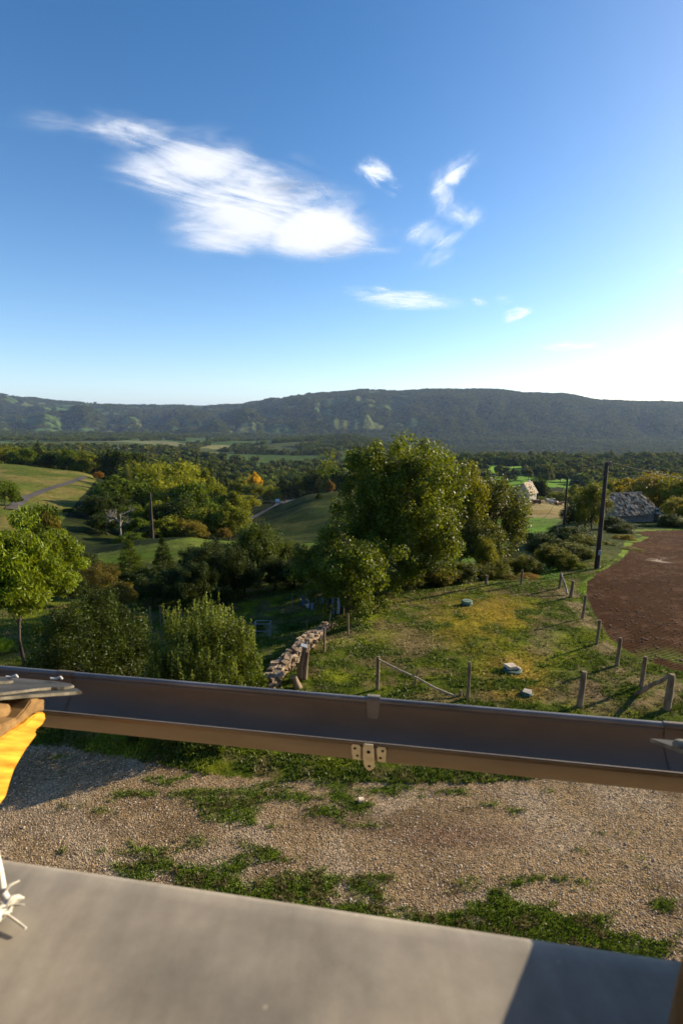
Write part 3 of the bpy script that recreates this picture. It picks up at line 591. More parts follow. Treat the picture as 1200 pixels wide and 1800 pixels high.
# palette
DK=(.024,.036,.010); MG=(.042,.060,.012); OL=(.070,.078,.014); YG=(.105,.110,.016); YL=(.26,.17,.02); GR=(.060,.070,.030); RD=(.13,.060,.018); BR=(.085,.070,.022)
WOOD = [
 # band behind the left pasture (far)
 ('conifer0',66,215,773,24,DK,'conifer_tree','pointed dark conifer rising above the band of trees behind the left pasture'),
 ('round0',-30,200,778,60,OL,'round_tree','olive tree at the left picture edge behind the pasture'),
 ('round1',8,205,782,46,OL,'round_tree','yellowish round tree behind the top left corner of the pasture'),
 ('round2',38,200,786,44,MG,'round_tree','mid green tree left of the pointed conifer behind the pasture'),
 ('round3',92,205,792,46,DK,'round_tree','dark round tree just right of the pointed conifer'),
 ('round4',120,205,789,44,MG,'round_tree','green tree halfway along the band behind the left pasture'),
 ('round0',150,205,793,46,OL,'round_tree','olive tree above the end of the lane behind the pasture'),
 ('round1',176,208,797,42,DK,'round_tree','dark tree standing behind the small orange bush'),
 ('round2',205,200,786,58,DK,'round_tree','tall dark tree right of the orange bush at the wood edge'),
 ('round3',240,215,790,48,DK,'round_tree','dark tree topping the back edge of the left wood'),
 ('shrub0',172,166,828,18,(.09,.045,.015),'orange_bush','small orange autumn bush at the end of the lane'),
 ('column0',222,150,814,17,GR,'slender_tree','slender pale columnar tree between two dark crowns'),
 # the left wood
 ('round4',203,118,836,76,MG,'round_tree','large round green tree at the left front corner of the wood'),
 ('round0',188,105,858,56,DK,'round_tree','dark low tree whose shadow falls on the pasture slope'),
 ('round1',250,160,808,66,OL,'round_tree','tall olive tree at the back left of the wood'),
 ('round2',284,150,809,72,YG,'round_tree','yellow green domed tree, the highest of the left wood'),
 ('round3',325,150,806,62,YG,'round_tree','yellow tinged tree right of the highest dome of the wood'),
 ('round4',352,140,822,52,OL,'round_tree','olive tree on the right shoulder of the left wood'),
 ('round0',246,128,842,58,MG,'round_tree','green tree behind the left pole, second row of the wood'),
 ('round1',292,122,838,66,YG,'round_tree','bright yellow green tree in the middle of the left wood'),
 ('round2',336,118,843,66,MG,'round_tree','broad green tree right of the middle of the left wood'),
 ('round3',376,125,846,54,OL,'round_tree','olive tree high on the right edge of the wood'),
 ('round4',403,118,862,58,OL,'round_tree','round olive tree on the right edge of the wood above the road'),
 ('round0',362,100,876,62,MG,'round_tree','green tree low on the right side of the wood'),
 ('round1',310,98,872,62,DK,'round_tree','dark green tree just right of the left utility pole top'),
 ('round2',268,100,878,54,OL,'round_tree','olive tree directly behind the left utility pole'),
 ('round3',232,96,884,46,MG,'round_tree','green tree behind the bare branches of the dead tree'),
 ('round4',240,84,908,44,MG,'round_tree','small green tree right of the dead tree'),
 ('round0',292,82,905,58,OL,'round_tree','yellowish tree on the near edge of the wood beside the pole'),
 ('round1',330,82,912,48,BR,'round_tree','brownish tree on the near edge of the left wood'),
 ('round2',378,90,900,56,MG,'round_tree','dark green tree where the wood meets the road'),
 ('round3',418,100,902,40,OL,'round_tree','small olive tree beside the lower end of the road'),
 ('shrub1',350,76,928,34,BR,'brown_bush','brown bush at the foot of the left wood above the grass bank'),
 ('shrub2',392,78,928,28,(.075,.05,.02),'russet_bush','russet bush beside the grass bank below the road'),
 # behind, between wood and hill
 ('conifer1',345,260,800,20,DK,'conifer_tree','dark conifer at the far right end of the wood crest'),
 ('conifer0',368,262,806,18,DK,'conifer_tree','dark conifer between the wood crest and the yellow tree'),
 ('conifer1',388,255,815,18,DK,'conifer_tree','dark conifer just left of the yellow tree'),
 ('round4',448,235,829,25,YL,'yellow_tree','golden yellow autumn tree above the parked car'),
 ('round0',418,240,838,38,OL,'round_tree','pale olive tree left of the golden tree'),
 ('round1',445,205,848,42,OL,'round_tree','light olive tree below the golden tree'),
 ('round2',475,215,852,34,YG,'round_tree','yellow green tree directly left of the white car'),
 ('round3',430,165,868,44,YG,'round_tree','bright tree left of the road bend'),
 ('round3',470,285,842,28,GR,'round_tree','grey green tree behind the golden tree'),
 ('round4',500,250,840,36,DK,'round_tree','dark tree directly above the white car'),
 ('round0',525,240,832,44,DK,'round_tree','tall dark tree above the top end of the road'),
 ('round1',555,220,820,48,DK,'round_tree','dark tree behind the crest of the grassy hill'),
 ('round2',590,210,815,52,MG,'round_tree','green tree between the hill crest and the walnut'),
 ('round3',612,200,826,48,DK,'round_tree','dark tree half hidden by the left side of the walnut'),
 ('round4',578,175,842,15,(.08,.05,.018),'round_tree','small russet tree on the hill crest beside the walnut'),
 ('conifer0',561,135,866,17,DK,'dark_bush','lone dark bush on the grassy hillside'),
 # small valley left
 ('shrub0',120,100,893,20,DK,'dark_bush','dark bush on the shaded slope below the pasture'),
 ('round1',6,92,842,40,MG,'round_tree','green tree at the left edge of the pasture beside the lane'),
 ('shrub2',27,96,866,20,DK,'dark_bush','dark bush beside the lane at the left edge'),
 ('round2',62,44,883,86,MG,'round_tree','dark green tree with russet leaves behind the bright left tree'),
 ('shrub1',86,42,900,54,BR,'brown_bush','brownish bush right of the bright left tree top'),
 # garden, lower left
 ('fine0',366,27.5,948,84,DK,'orchard_tree','dark orchard tree above the second laurel bush, left of two'),
 ('fine1',406,26.5,955,64,DK,'orchard_tree','dark orchard tree above the second laurel bush, right of two'),
 ('fine2',452,31,914,86,MG,'ash_tree','bright leaved tree in the middle of the garden'),
 ('fine0',508,33,945,70,MG,'garden_tree','round tree between the bright garden tree and the hill'),
 ('fine1',540,31,962,56,OL,'garden_tree','yellowish tree touching the left side of the small walnut'),
 ('fine2',337,34,958,50,DK,'garden_tree','dark tree at the right end of the grass bank'),
 ('fine0',480,28.5,975,60,DK,'garden_tree','shaded tree below the bright garden tree'),
 ('finecon0',285,36,944,50,DK,'conifer_tree','dark conifer with a blunt top left of the orchard'),
 ('finecon0',225,33,948,66,MG,'conifer_tree','pine green conifer left of the blunt dark conifer'),
 ('fine1',165,27,990,80,BR,'garden_tree','brown tinged tree behind the first laurel bush'),
 ('hedge0',120,24,1012,60,DK,'garden_shrub','dark shrub behind the left laurel beside the bright tree'),
 ('hedge1',205,22,1020,70,BR,'garden_shrub','brownish shrub behind the gap of the two laurels'),
 ('hedge0',265,25,1014,70,DK,'garden_shrub','dark shrub behind the garden stakes'),
 ('hedge1',320,24,1020,60,DK,'garden_shrub','shaded shrub above the top shoots of the right laurel'),
 # right of the walnut
 ('fine1',812,33,806,96,YG,'tall_tree','yellow green tree just behind the right side of the walnut'),
 ('fine2',872,35,830,128,GR,'tall_tree','grey green airy tree right of the walnut'),
 ('fine0',845,31,905,100,GR,'garden_tree','grey leaved low tree below the airy tree'),
 ('hedge0',760,26.2,988,70,DK,'hedge_shrub','dark shrub under the right side of the walnut'),
 ('hedge1',812,26.6,985,80,GR,'hedge_shrub','grey shrub at the lawn edge right of the walnut'),
 ('hedge0',850,27,992,50,OL,'hedge_shrub','olive shrub behind the short far fence post'),
 ('fine0',855,29,942,44,YG,'young_tree','small bright green young tree below the airy tree'),
 ('hedge1',900,31,978,60,GR,'hedge_shrub','grey shrub at the edge of the bright green meadow'),
 ('hedge0',935,33,985,52,DK,'hedge_shrub','dark shrub in the dip below the bright meadow'),
 ('hedge1',967,30,955,50,OL,'hedge_shrub','olive shrub with upright shoots beside the corner posts'),
 ('hedge0',1003,33,952,56,GR,'hedge_shrub','grey green shrub left of the large pole foot'),
 ('hedge1',1030,38,938,64,OL,'hedge_shrub','light shrub behind the large pole'),
 ('hedge0',1070,38,950,50,GR,'hedge_shrub','grey shrub at the grassy rim right of the large pole'),
 ('hedge1',1100,44,938,44,BR,'dry_shrub','dry brown shrub where the field rim bends'),
 ('hedge0',985,50,925,60,DK,'hedge_shrub','dark shrub at the foot of the thin pole'),
 ('hedge1',935,54,935,50,DK,'hedge_shrub','dark shrub in the shade of the meadow edge'),
 ('hedge1',905,62,948,26,DK,'dark_bush','small dark bush inside the bright meadow'),
 ('fine2',1044,52,846,62,OL,'tall_tree','leafy tree directly behind the large pole left of the barn'),
 ('fine1',1020,56,880,60,DK,'tall_tree','dark tree left of the large pole above the shrubs'),
 ('hedge0',1075,58,905,46,DK,'hedge_shrub','dark shrub against the left barn wall'),
 ('fine0',1165,84,826,120,(.085,.070,.014),'tall_tree','wide olive brown tree behind the barn roof'),
 ('fine1',1225,78,830,110,OL,'tall_tree','tree at the right picture edge behind the barn'),
 ('round2',1120,95,838,80,BR,'round_tree','brownish tree left behind the barn roof'),
 ('fine2',1196,66,872,64,(.085,.080,.014),'tall_tree','yellowish tree in front of the right barn end'),
 ('hedge1',1178,62,903,44,DK,'hedge_shrub','dark shrub at the right barn corner'),
 ('hedge0',1210,60,908,40,GR,'hedge_shrub','grey shrub at the right picture edge above the field'),
 ('hedge0',1135,62,921,26,GR,'low_bush','low bush in front of the barn wall, right one'),
 ('hedge1',1105,60,921,26,DK,'low_bush','low bush in front of the barn wall, left one'),
 # mid distance right
 ('round0',955,190,872,34,MG,'round_tree','green tree right of the small farmhouse roof'),
 ('round1',985,185,862,44,OL,'round_tree','olive tree behind the thin pole'),
 ('round2',925,230,850,38,MG,'round_tree','dark green tree left behind the farmhouse roof'),
 ('round3',945,215,838,46,DK,'round_tree','dark tree directly above the farmhouse roof'),
 ('round4',1015,190,852,48,OL,'round_tree','olive tree between the two right poles'),
 ('round0',1045,200,842,48,MG,'round_tree','green tree behind the wire of the large pole'),
 ('round1',1075,210,838,48,OL,'round_tree','olive tree right of the large pole top'),
 ('round2',962,400,815,25,GR,'round_tree','round grey green tree between the two green fields'),
 ('round3',929,425,822,18,GR,'round_tree','small round tree at the shady end of the upper green field'),
 ('round4',903,420,826,16,DK,'round_tree','little dark tree at the corner of the upper green field'),
 ('round0',1003,430,821,18,GR,'round_tree','small tree above the lower green field'),
 ('round1',985,425,828,20,DK,'round_tree','dark tree left above the lower green field'),
 ('round2',895,415,833,26,MG,'round_tree','tree in the hedge between the two green fields'),

 ('round3',172,100,868,54,DK,'round_tree','dark round tree at the shaded lower left of the wood'),
 ('round1',186,88,900,60,DK,'round_tree','dark tree below the bare dead tree on the shaded slope'),
 ('round2',262,80,925,56,DK,'round_tree','dark low tree around the foot of the left pole'),
 ('round0',225,76,935,44,MG,'round_tree','small tree between the dead tree and the grass bank'),
 ('round4',400,88,884,52,OL,'round_tree','olive tree just above the road on the wood edge'),
 ('round3',350,88,888,60,OL,'round_tree','olive tree low in the middle of the wood front'),
 ('round1',320,132,822,60,YG,'round_tree','yellow green tree just below the wood crest'),
 ('round2',270,140,822,56,OL,'round_tree','olive tree left below the wood crest'),
 ('fine1',385,30,950,110,DK,'orchard_tree','wide dark orchard tree behind the two nearest ones'),
 ('fine2',345,25,985,70,DK,'orchard_tree','dark tree directly above the laurel shoots'),
 ('fine0',430,27,985,70,DK,'orchard_tree','dark tree under the bright garden tree, left of its trunk'),
 ('fine1',515,29,985,80,DK,'orchard_tree','dark tree at the back of the shaded garden'),
 ('fine2',560,27,960,70,MG,'orchard_tree','green tree just left behind the small walnut'),
 ('hedge0',180,38,985,70,MG,'garden_shrub','green shrub at the left end of the grass bank'),
 ('hedge1',300,27,1000,90,DK,'garden_shrub','dark shrub mass at the foot of the blunt conifer'),
 ('hedge0',240,28,1000,80,DK,'garden_shrub','dark shrub mass at the foot of the pine green conifer'),
 ('hedge1',140,34,968,70,DK,'garden_shrub','dark shrub right of the bright left tree'),
 ('hedge0',385,24,1030,50,DK,'garden_shrub','low dark shrub in the orchard shade'),
 ('hedge1',875,27.5,985,60,OL,'hedge_shrub','olive shrub behind the far lawn edge'),
 ('hedge0',925,29,975,60,OL,'hedge_shrub','loose olive shrub behind the upright far post'),
 ('hedge1',990,29.5,965,60,OL,'hedge_shrub','light olive shrub left behind the braced corner'),
 ('hedge0',1020,32,955,60,GR,'hedge_shrub','grey green shrub just left of the pole'),
 ('hedge1',960,42,935,70,DK,'hedge_shrub','dark shrub bank below the thin pole'),
 ('hedge0',1010,46,925,70,DK,'hedge_shrub','dark shrub bank right of the thin pole'),
 ('hedge1',890,36,960,60,DK,'hedge_shrub','dark shrub at the foot of the airy tree'),
 ('hedge1',1095,52,918,50,DK,'hedge_shrub','dark shrub left of the barn wall foot'),
]
for k, px, Y_, top, w, c, nm, lab in WOOD:
    plant(k, px, Y_, top, w, c, nm, lab, {'s': 'bush'}.get(k[0], 'tree') if not ('bush' in nm or 'shrub' in nm) else 'bush')

# ------------------------------------------------------------------ the hero trees, built at true size
def hero(name, px, Y_, base_py, top_py, w_px, color, seed, n_cl, per, sl, sw, lo=.12, clump=.22, shape='round', label='', cat='tree', trunk_r=.14, bark=None, droop=0, up=.4, twigs=2, limbs=16, hollow=.5, lobes=1.2, mat=None, extra=None, spec_cols=None):
    rng = np.random.default_rng(seed); x = ground(px, base_py).x * Y_/ground(px, base_py).y if base_py else (px-600)/900*Y_
    gz = tz(x, Y_); top = s2z(top_py, Y_)
    x = (px-600)/900*(Y_*CP + (CAM_Z-(top+gz)/2)*SP)
    gz = tz(x, Y_); H = top-gz; hw = w_px/2/900*(Y_*CP + (CAM_Z-(top+gz)/2)*SP)
    P, nrm, c, ct = crown_points(rng, n_cl, per, shape, hw, H*(1-lo)/2, H*(lo+(1-lo)/2) if shape != 'shrub' else 0, clump, hollow=hollow, lobes=lobes)
    if shape == 'shrub': P[:, 2] *= H/np.percentile(P[:, 2], 99.7); P[:, 2] = np.maximum(P[:, 2], .03)
    else: P[:, 2] = H*lo + (P[:, 2]-P[:, 2].min())*(H*(1-lo))/(P[:, 2].max()-P[:, 2].min())
    k = hw/np.percentile(np.abs(P[:, :2]), 98.5); P[:, :2] *= k
    if extra is not None:
        P2, n2_ = extra(rng, hw, H); P = np.concatenate([P, P2]); nrm = np.concatenate([nrm, n2_]); ct = np.concatenate([ct, rng.uniform(.4, 1, len(P2))])
    V_, F_ = leaf_quads(rng, P, nrm, sl, sw, up, droop)
    tone = np.clip(.4*ct + .6*rng.uniform(0, 1, len(F_)), 0, 1)
    e = empty(name, (x, Y_, gz), 0, label, cat)
    cr = obj('crown', mesh_np(name+'_crown', V_, F_, tone), mat or LEAF, e); cr.color = rgb(color)
    idx = rng.choice(len(c), min(limbs, len(c)), replace=False)
    limb_mesh(rng, trunk_r, max(H*lo, .25), [c[i]*[.9*k, .9*k, 1] for i in idx], H*.8, bend=.12, n=9, twigs=twigs).build('trunk', bark or BARK, e)
    return e
hero('walnut_tree', 704, 25.6, 1040, 753, 232, (.082,.104,.007), 1, 330, 250, .155, .085, lo=.04, clump=.15, label='tall walnut tree with dense glinting leaves at the far left edge of the lawn', trunk_r=.2, limbs=26, hollow=.45, lobes=1.5)
hero('small_walnut_tree', 612, 20.4, 1095, 912, 165, (.080,.105,.007), 2, 130, 230, .13, .07, lo=.04, clump=.19, label='smaller leafy walnut tree left of the tall one beside the stone wall', trunk_r=.09, hollow=.3)
hero('bright_tree', 28, 14.6, 1165, 896, 190, (.125,.165,.007), 3, 230, 260, .15, .042, lo=.38, clump=.19, label='bright yellow green tree with long drooping leaves and bare trunk at the left edge', trunk_r=.05, droop=.8, up=.1, hollow=.25)
def add_shoots(root):
    """upright pale shoots standing out of the crown"""
    rng = np.random.default_rng(12); cr = [c for c in root.children if c.name.startswith('crown')][0]
    co = np.empty(len(cr.data.vertices)*3, np.float32); cr.data.vertices.foreach_get('co', co); co = co.reshape(-1, 3)
    hw = np.percentile(np.abs(co[:, :2]), 98); H = np.percentile(co[:, 2], 99.5); C_ = []; Nn = []; st = MB()
    for i in range(210):
        a = rng.uniform(0, 6.28); r = hw*math.sqrt(rng.uniform(0, .95)); q = co[(np.hypot(co[:,0]-r*math.cos(a), co[:,1]-r*math.sin(a)) < .2)]
        z0 = (np.percentile(q[:, 2], 96) if len(q) > 20 else .4*H) - .25; l = rng.uniform(.40, .85)*(1 if r < .6*hw else .75); lean = rng.uniform(-.06, .06, 2)
        for k in range(30):
            t = k/30; b = rng.uniform(0, 6.28); C_.append((r*math.cos(a)+lean[0]*t+.036*math.cos(b)*(1.25-t), r*math.sin(a)+lean[1]*t+.036*math.sin(b)*(1.25-t), z0+l*t)); Nn.append((math.cos(b), math.sin(b), .3))
    V_, F_ = leaf_quads(rng, np.array(C_), np.array(Nn), .062, .028, .0)
    o = obj('shoots', mesh_np('laurel_shoots', V_, F_, rng.uniform(.2, 1, len(F_))), LEAF, root); o.color = rgb((.11, .135, .022))
hero('laurel_bush', 158, 13.1, 1200, 1046, 222, (.036,.052,.005), 5, 210, 210, .088, .036, lo=0, clump=.13, shape='shrub', label='big rounded dark laurel bush, the left one of two behind the gutter', cat='bush', trunk_r=.05, hollow=.5, lobes=.5)
LB = hero('laurel_bush', 360, 11.8, 1225, 1084, 212, (.056,.078,.008), 6, 210, 210, .088, .034, lo=0, clump=.12, shape='shrub', label='big laurel bush with upright pale shoots, the right one of two', cat='bush', trunk_r=.05, hollow=.5, lobes=.5, up=.1)
add_shoots(LB)

# dead tree with bare pale branches
def dead(px, Y_, base, top, w, label):
    r = random.Random(9); z1 = s2z(top, Y_); x = (px-600)/900*(Y_*CP+(CAM_Z-z1)*SP); gz = tz(x, Y_); H = z1-gz; hw = w/1800*Y_
    e = empty('dead_tree', (x, Y_, gz), 0, label, 'tree'); b = MB()
    b.tube([(0,0,-.3),(0,0,H*.4),(.2,0,H*.65)], [.22,.17,.12], 6)
    o = MB()
    def br(p, d, l, rad, n):
        q = p + d*l; m = p.lerp(q, .5)+Vector((r.uniform(-1,1), r.uniform(-1,1), r.uniform(-.5,1)))*l*.12
        o.tube([p, m, q], [rad, rad*.75, rad*.45], 4, cap=False)
        if n: 
            for _ in range(3): br(m.lerp(q, r.uniform(.1,1)), (d*.6+Vector((r.uniform(-1,1), r.uniform(-1,1), r.uniform(-.4,.9)))).normalized(), l*r.uniform(.5,.75), rad*.5, n-1)
    for k in range(7):
        br(Vector((0,0,H*r.uniform(.3,.65))), Vector((r.uniform(-1,1), r.uniform(-1,1), r.uniform(.2,1.))).normalized(), hw*.62, .13, 3)
    b.build('trunk', BARKG, e); o.build('branches', BARKG, e)
dead(207, 78, 960, 876, 56, 'dead tree with bare pale branches at the near edge of the wood')

# ------------------------------------------------------------------ woodland farther off: masses of crowns nobody could count
def scatter(name, protos, P, Sc, Rz, seed, label):
    me = bpy.data.meshes.new(name); me.vertices.add(len(P)); me.vertices.foreach_set('co', np.ascontiguousarray(P, dtype=np.float32).ravel())
    a = me.attributes.new('scl', 'FLOAT_VECTOR', 'POINT'); a.data.foreach_set('vector', np.ascontiguousarray(Sc, dtype=np.float32).ravel())
    a = me.attributes.new('rot', 'FLOAT_VECTOR', 'POINT'); a.data.foreach_set('vector', np.ascontiguousarray(Rz, dtype=np.float32).ravel())
    rng = np.random.default_rng(seed); a = me.attributes.new('pick', 'INT', 'POINT'); a.data.foreach_set('value', rng.integers(0, len(protos), len(P)).astype(np.int32))
    o = bpy.data.objects.new(name, me); COL.objects.link(o)
    cl = bpy.data.collections.new(name + '_kinds')
    for i, p in enumerate(protos):
        q = bpy.data.objects.new('%s_kind_%d' % (name, i), p); cl.objects.link(q)
    g = bpy.data.node_groups.new(name, 'GeometryNodeTree')
    g.interface.new_socket('Geometry', in_out='INPUT', socket_type='NodeSocketGeometry'); g.interface.new_socket('Geometry', in_out='OUTPUT', socket_type='NodeSocketGeometry')
    gi = g.nodes.new('NodeGroupInput'); go = g.nodes.new('NodeGroupOutput'); ip = g.nodes.new('GeometryNodeInstanceOnPoints')
    ci = g.nodes.new('GeometryNodeCollectionInfo'); ci.inputs['Collection'].default_value = cl; ci.inputs['Separate Children'].default_value = True; ci.inputs['Reset Children'].default_value = True
    mp = g.nodes.new('GeometryNodeMeshToPoints')
    def na(n, ty):
        k = g.nodes.new('GeometryNodeInputNamedAttribute'); k.data_type = ty; k.inputs['Name'].default_value = n; return k
    L = g.links.new
    L(gi.outputs[0], mp.inputs['Mesh']); L(mp.outputs[0], ip.inputs['Points']); L(ci.outputs[0], ip.inputs['Instance']); ip.inputs['Pick Instance'].default_value = True
    L(na('pick', 'INT').outputs[0], ip.inputs['Instance Index']); L(na('scl', 'FLOAT_VECTOR').outputs[0], ip.inputs['Scale'])
    L(na('rot', 'FLOAT_VECTOR').outputs[0], ip.inputs['Rotation']); L(ip.outputs[0], go.inputs[0])
    md = o.modifiers.new('spread', 'NODES'); md.node_group = g
    return tag(o, kind='stuff', label=label)
def blob_proto(seed, nq, conifer=False):
    rng = np.random.default_rng(seed)
    P, nrm, c, ct = crown_points(rng, 22, nq, 'conifer' if conifer else 'round', 1, 1, 1.0, .42)
    P[:, 2] = np.maximum(P[:, 2], 0)
    V_, F_ = leaf_quads(rng, P, nrm*1.5, .42, .34, .5)
    me = mesh_np('far_crown', V_, F_, np.clip(.5*ct+.5*rng.uniform(0,1,len(F_)), 0, 1)); me.materials.append(FOREST); return me
BL = [blob_proto(i, 9) for i in range(4)] + [blob_proto(8, 9, True)]
BLN = [blob_proto(20+i, 26) for i in range(4)] + [blob_proto(28, 26, True)]
def field_mask(x, y):
    z = terrain(x, y); px, py = project(x, y, z); xx = (x, y, px, py)
    m = np.zeros(x.shape, bool)
    for k in POLY: m |= reg(k, 4, xx)
    f, h = field_cells(x, y); m |= f & (y > 640)
    return m, z, px, py
rngF = np.random.default_rng(77)
def wood_points(y0, y1, spacing, n, qlo=-620, qhi=1820):
    Y_ = y0*(y1/y0)**np.sqrt(rngF.uniform(0, 1, n)); q = rngF.uniform(qlo, qhi, n); x = (q-600)/900*Y_
    m, z, px, py = field_mask(x, Y_)
    return x, Y_, z, px, py, m
# near woods 230-700 m
x, y, z, px, py, m = wood_points(190, 760, 9, 8500)
q = 600+900*x/y
keep = ~m & ~((y < 330) & (q > 395) & (q < 560)) & (fbm(x/60, y/60, 400, 3) > np.where(y < 420, .40, .33)) & (y > np.interp(q, [0,150,240,400,600,800,1000,1200], [215,215,215,290,230,190,215,215]))
keep &= ~((q > 700) & (y < 400) & (rngF.uniform(0,1,len(q)) < .35)) & ~((q > 815) & (q < 1075) & (y < 395))
x, y, z = x[keep], y[keep], z[keep]; s = rngF.uniform(3.2, 6.2, len(x))
scatter('valley_wood', BLN, np.stack([x, y, z-1.0], 1), np.stack([s, s, s*rngF.uniform(.8, 1.15, len(x))], 1), np.stack([0*x, 0*x, rngF.uniform(0, 6.28, len(x))], 1), 1, 'green woods covering the valley beyond the nearer trees')
x, y, z, px, py, m = wood_points(740, 2500, 14, 34000)
keep = ~m & (fbm(x/120, y/120, 400, 3) > .30); q = 600+900*x/y
keep &= ~((y > 1500) & (q > 780) & (q < 1000) & (rngF.uniform(0,1,len(q)) < .6))
x, y, z = x[keep], y[keep], z[keep]; s = rngF.uniform(4.5, 8.5, len(x))
scatter('valley_forest', BL, np.stack([x, y, z-1.5], 1), np.stack([s, s, s*.8], 1), np.stack([0*x, 0*x, rngF.uniform(0, 6.28, len(x))], 1), 2, 'far woods on the valley floor below the hills')
n = 62000
q = rngF.uniform(-450, 1650, n); D = np.interp(q, dx, dy); Y_ = 2500 + (D*1.03-2500)*rngF.uniform(0, 1, n)**.85; x = (q-600)/900*Y_
m, z, px, py = field_mask(x, Y_)
keep = ~m & (fbm(x/160, Y_/160, 401, 3) > np.interp(q, [0, 600, 850], [.36, .34, .12]))
x, y, z = x[keep], Y_[keep], z[keep]; s = rngF.uniform(7, 15, len(x))
scatter('hillside_forest', BL, np.stack([x, y, z-2], 1), np.stack([s, s, s*.75], 1), np.stack([0*x, 0*x, rngF.uniform(0, 6.28, len(x))], 1), 3, 'hazy forest covering the long ridge across the valley')
# ------------------------------------------------------------------ the house: gutter, sill, slates, rafters (a = along the wall to the right, n = outwards)
HA = R(9.0)
AV = Vector((math.cos(HA), -math.sin(HA), 0)); NV = Vector((math.sin(HA), math.cos(HA), 0))
def H_(a, n, z): return AV*a + NV*n + Vector((0, 0, CAM_Z+z))
def on_a(px, py, a0):
    d = ray(px, py); t = a0/(d.dot(AV)); return Vector((0,0,CAM_Z)) + d*t
def on_z(px, py, z0):
    d = ray(px, py); t = z0/d.z; return Vector((0,0,CAM_Z)) + d*t
def roof_z(n): return -.622 + (.975-n)*.43
house = empty('house', (0, 0, 0), 0, 'stone house with slate roof edge, metal gutter and grey window sill in front', 'house')
ZINC_D = noisy('weathered_zinc', (.16,.122,.085), (.24,.185,.13), scale=5, rough=.5, metallic=.35, bump=.12, bscale=14, bdist=.004, spec=.5, stretch=(1,1,3), contrast=(.2,.8))
def sill_material():
    m = noisy('sill_zinc', (.20,.182,.155), (.38,.33,.26), scale=5.5, rough=.6, metallic=.0, bump=.06, bscale=7, bdist=.004, spec=.25, contrast=(.25,.75))
    t = m.node_tree; L = t.links.new; b = [n for n in t.nodes if n.type == 'BSDF_PRINCIPLED'][0]; cr = [n for n in t.nodes if n.type == 'VALTORGB'][0]
    tc = N(t, 'ShaderNodeTexCoord'); vo = N(t, 'ShaderNodeTexVoronoi'); vo.inputs['Scale'].default_value = 21; vo.inputs['Randomness'].default_value = 1
    nz = N(t, 'ShaderNodeTexNoise'); nz.inputs['Scale'].default_value = 60; nz.inputs['Detail'].default_value = 3
    L(tc.outputs['Object'], vo.inputs['Vector']); L(tc.outputs['Object'], nz.inputs['Vector'])
    ad = N(t, 'ShaderNodeMath', operation='MULTIPLY_ADD'); L(nz.outputs[0], ad.inputs[0]); ad.inputs[1].default_value = .22; L(vo.outputs['Distance'], ad.inputs[2])
    mr = N(t, 'ShaderNodeMapRange'); L(ad.outputs[0], mr.inputs[0]); mr.inputs[1].default_value = .12; mr.inputs[2].default_value = .19; mr.inputs[3].default_value = .7; mr.inputs[4].default_value = 0
    mx = N(t, 'ShaderNodeMix', data_type='RGBA'); L(mr.outputs[0], mx.inputs[0]); L(cr.outputs[0], mx.inputs[6]); mx.inputs[7].default_value = (.40,.35,.27,1)
    n3 = N(t, 'ShaderNodeTexNoise'); n3.inputs['Scale'].default_value = 13; n3.inputs['Detail'].default_value = 9; n3.inputs['Roughness'].default_value = .68; L(tc.outputs['Object'], n3.inputs['Vector'])
    m4 = N(t, 'ShaderNodeMapping'); m4.inputs['Rotation'].default_value = (0, 0, R(10)); m4.inputs['Scale'].default_value = (34, 3, 1); L(tc.outputs['Object'], m4.inputs[0])
    n4 = N(t, 'ShaderNodeTexNoise'); n4.inputs['Scale'].default_value = 1.; n4.inputs['Detail'].default_value = 4; L(m4.outputs[0], n4.inputs['Vector'])
    r3 = N(t, 'ShaderNodeMapRange'); L(n3.outputs[0], r3.inputs[0]); r3.inputs[1].default_value = .3; r3.inputs[2].default_value = .7; r3.inputs[3].default_value = .80; r3.inputs[4].default_value = 1.2
    r4 = N(t, 'ShaderNodeMapRange'); L(n4.outputs[0], r4.inputs[0]); r4.inputs[1].default_value = .35; r4.inputs[2].default_value = .75; r4.inputs[3].default_value = .93; r4.inputs[4].default_value = 1.14
    mm = N(t, 'ShaderNodeMath', operation='MULTIPLY'); L(r3.outputs[0], mm.inputs[0]); L(r4.outputs[0], mm.inputs[1])
    vs_ = N(t, 'ShaderNodeVectorMath', operation='SCALE'); L(mx.outputs[2], vs_.inputs[0]); L(mm.outputs[0], vs_.inputs['Scale']); L(vs_.outputs[0], b.inputs['Base Color'])
    r2 = N(t, 'ShaderNodeMapRange'); n2 = N(t, 'ShaderNodeTexNoise'); n2.inputs['Scale'].default_value = 8; L(tc.outputs['Object'], n2.inputs['Vector']); L(n2.outputs[0], r2.inputs[0]); r2.inputs[3].default_value = .34; r2.inputs[4].default_value = .75
    L(r2.outputs[0], b.inputs['Roughness']); return m
SILLM = sill_material()
GALV = noisy('galvanised_steel', (.55,.48,.34), (.72,.64,.47), scale=30, rough=.45, metallic=.2, bump=.1, bdist=.002)
DARKHOLE = noisy('hole_shadow', (.01,.01,.01), (.02,.02,.02), scale=5, bump=0)
SLATE = noisy('slate', (.038,.040,.042), (.075,.076,.078), scale=9, rough=.9, bump=.5, bscale=22, bdist=.006, spec=.12)
SLATE_E = noisy('slate_edge', (.12,.105,.08), (.26,.23,.17), scale=30, rough=.9, bump=.6, bdist=.004)
def wood_mat(name, c1, c2, scale=6, rough=.5, stretch=(1,8,8)):
    return noisy(name, c1, c2, scale=scale, rough=rough, bump=.25, bscale=scale*1.5, stretch=stretch, bdist=.004, spec=.4, contrast=(.3,.7))
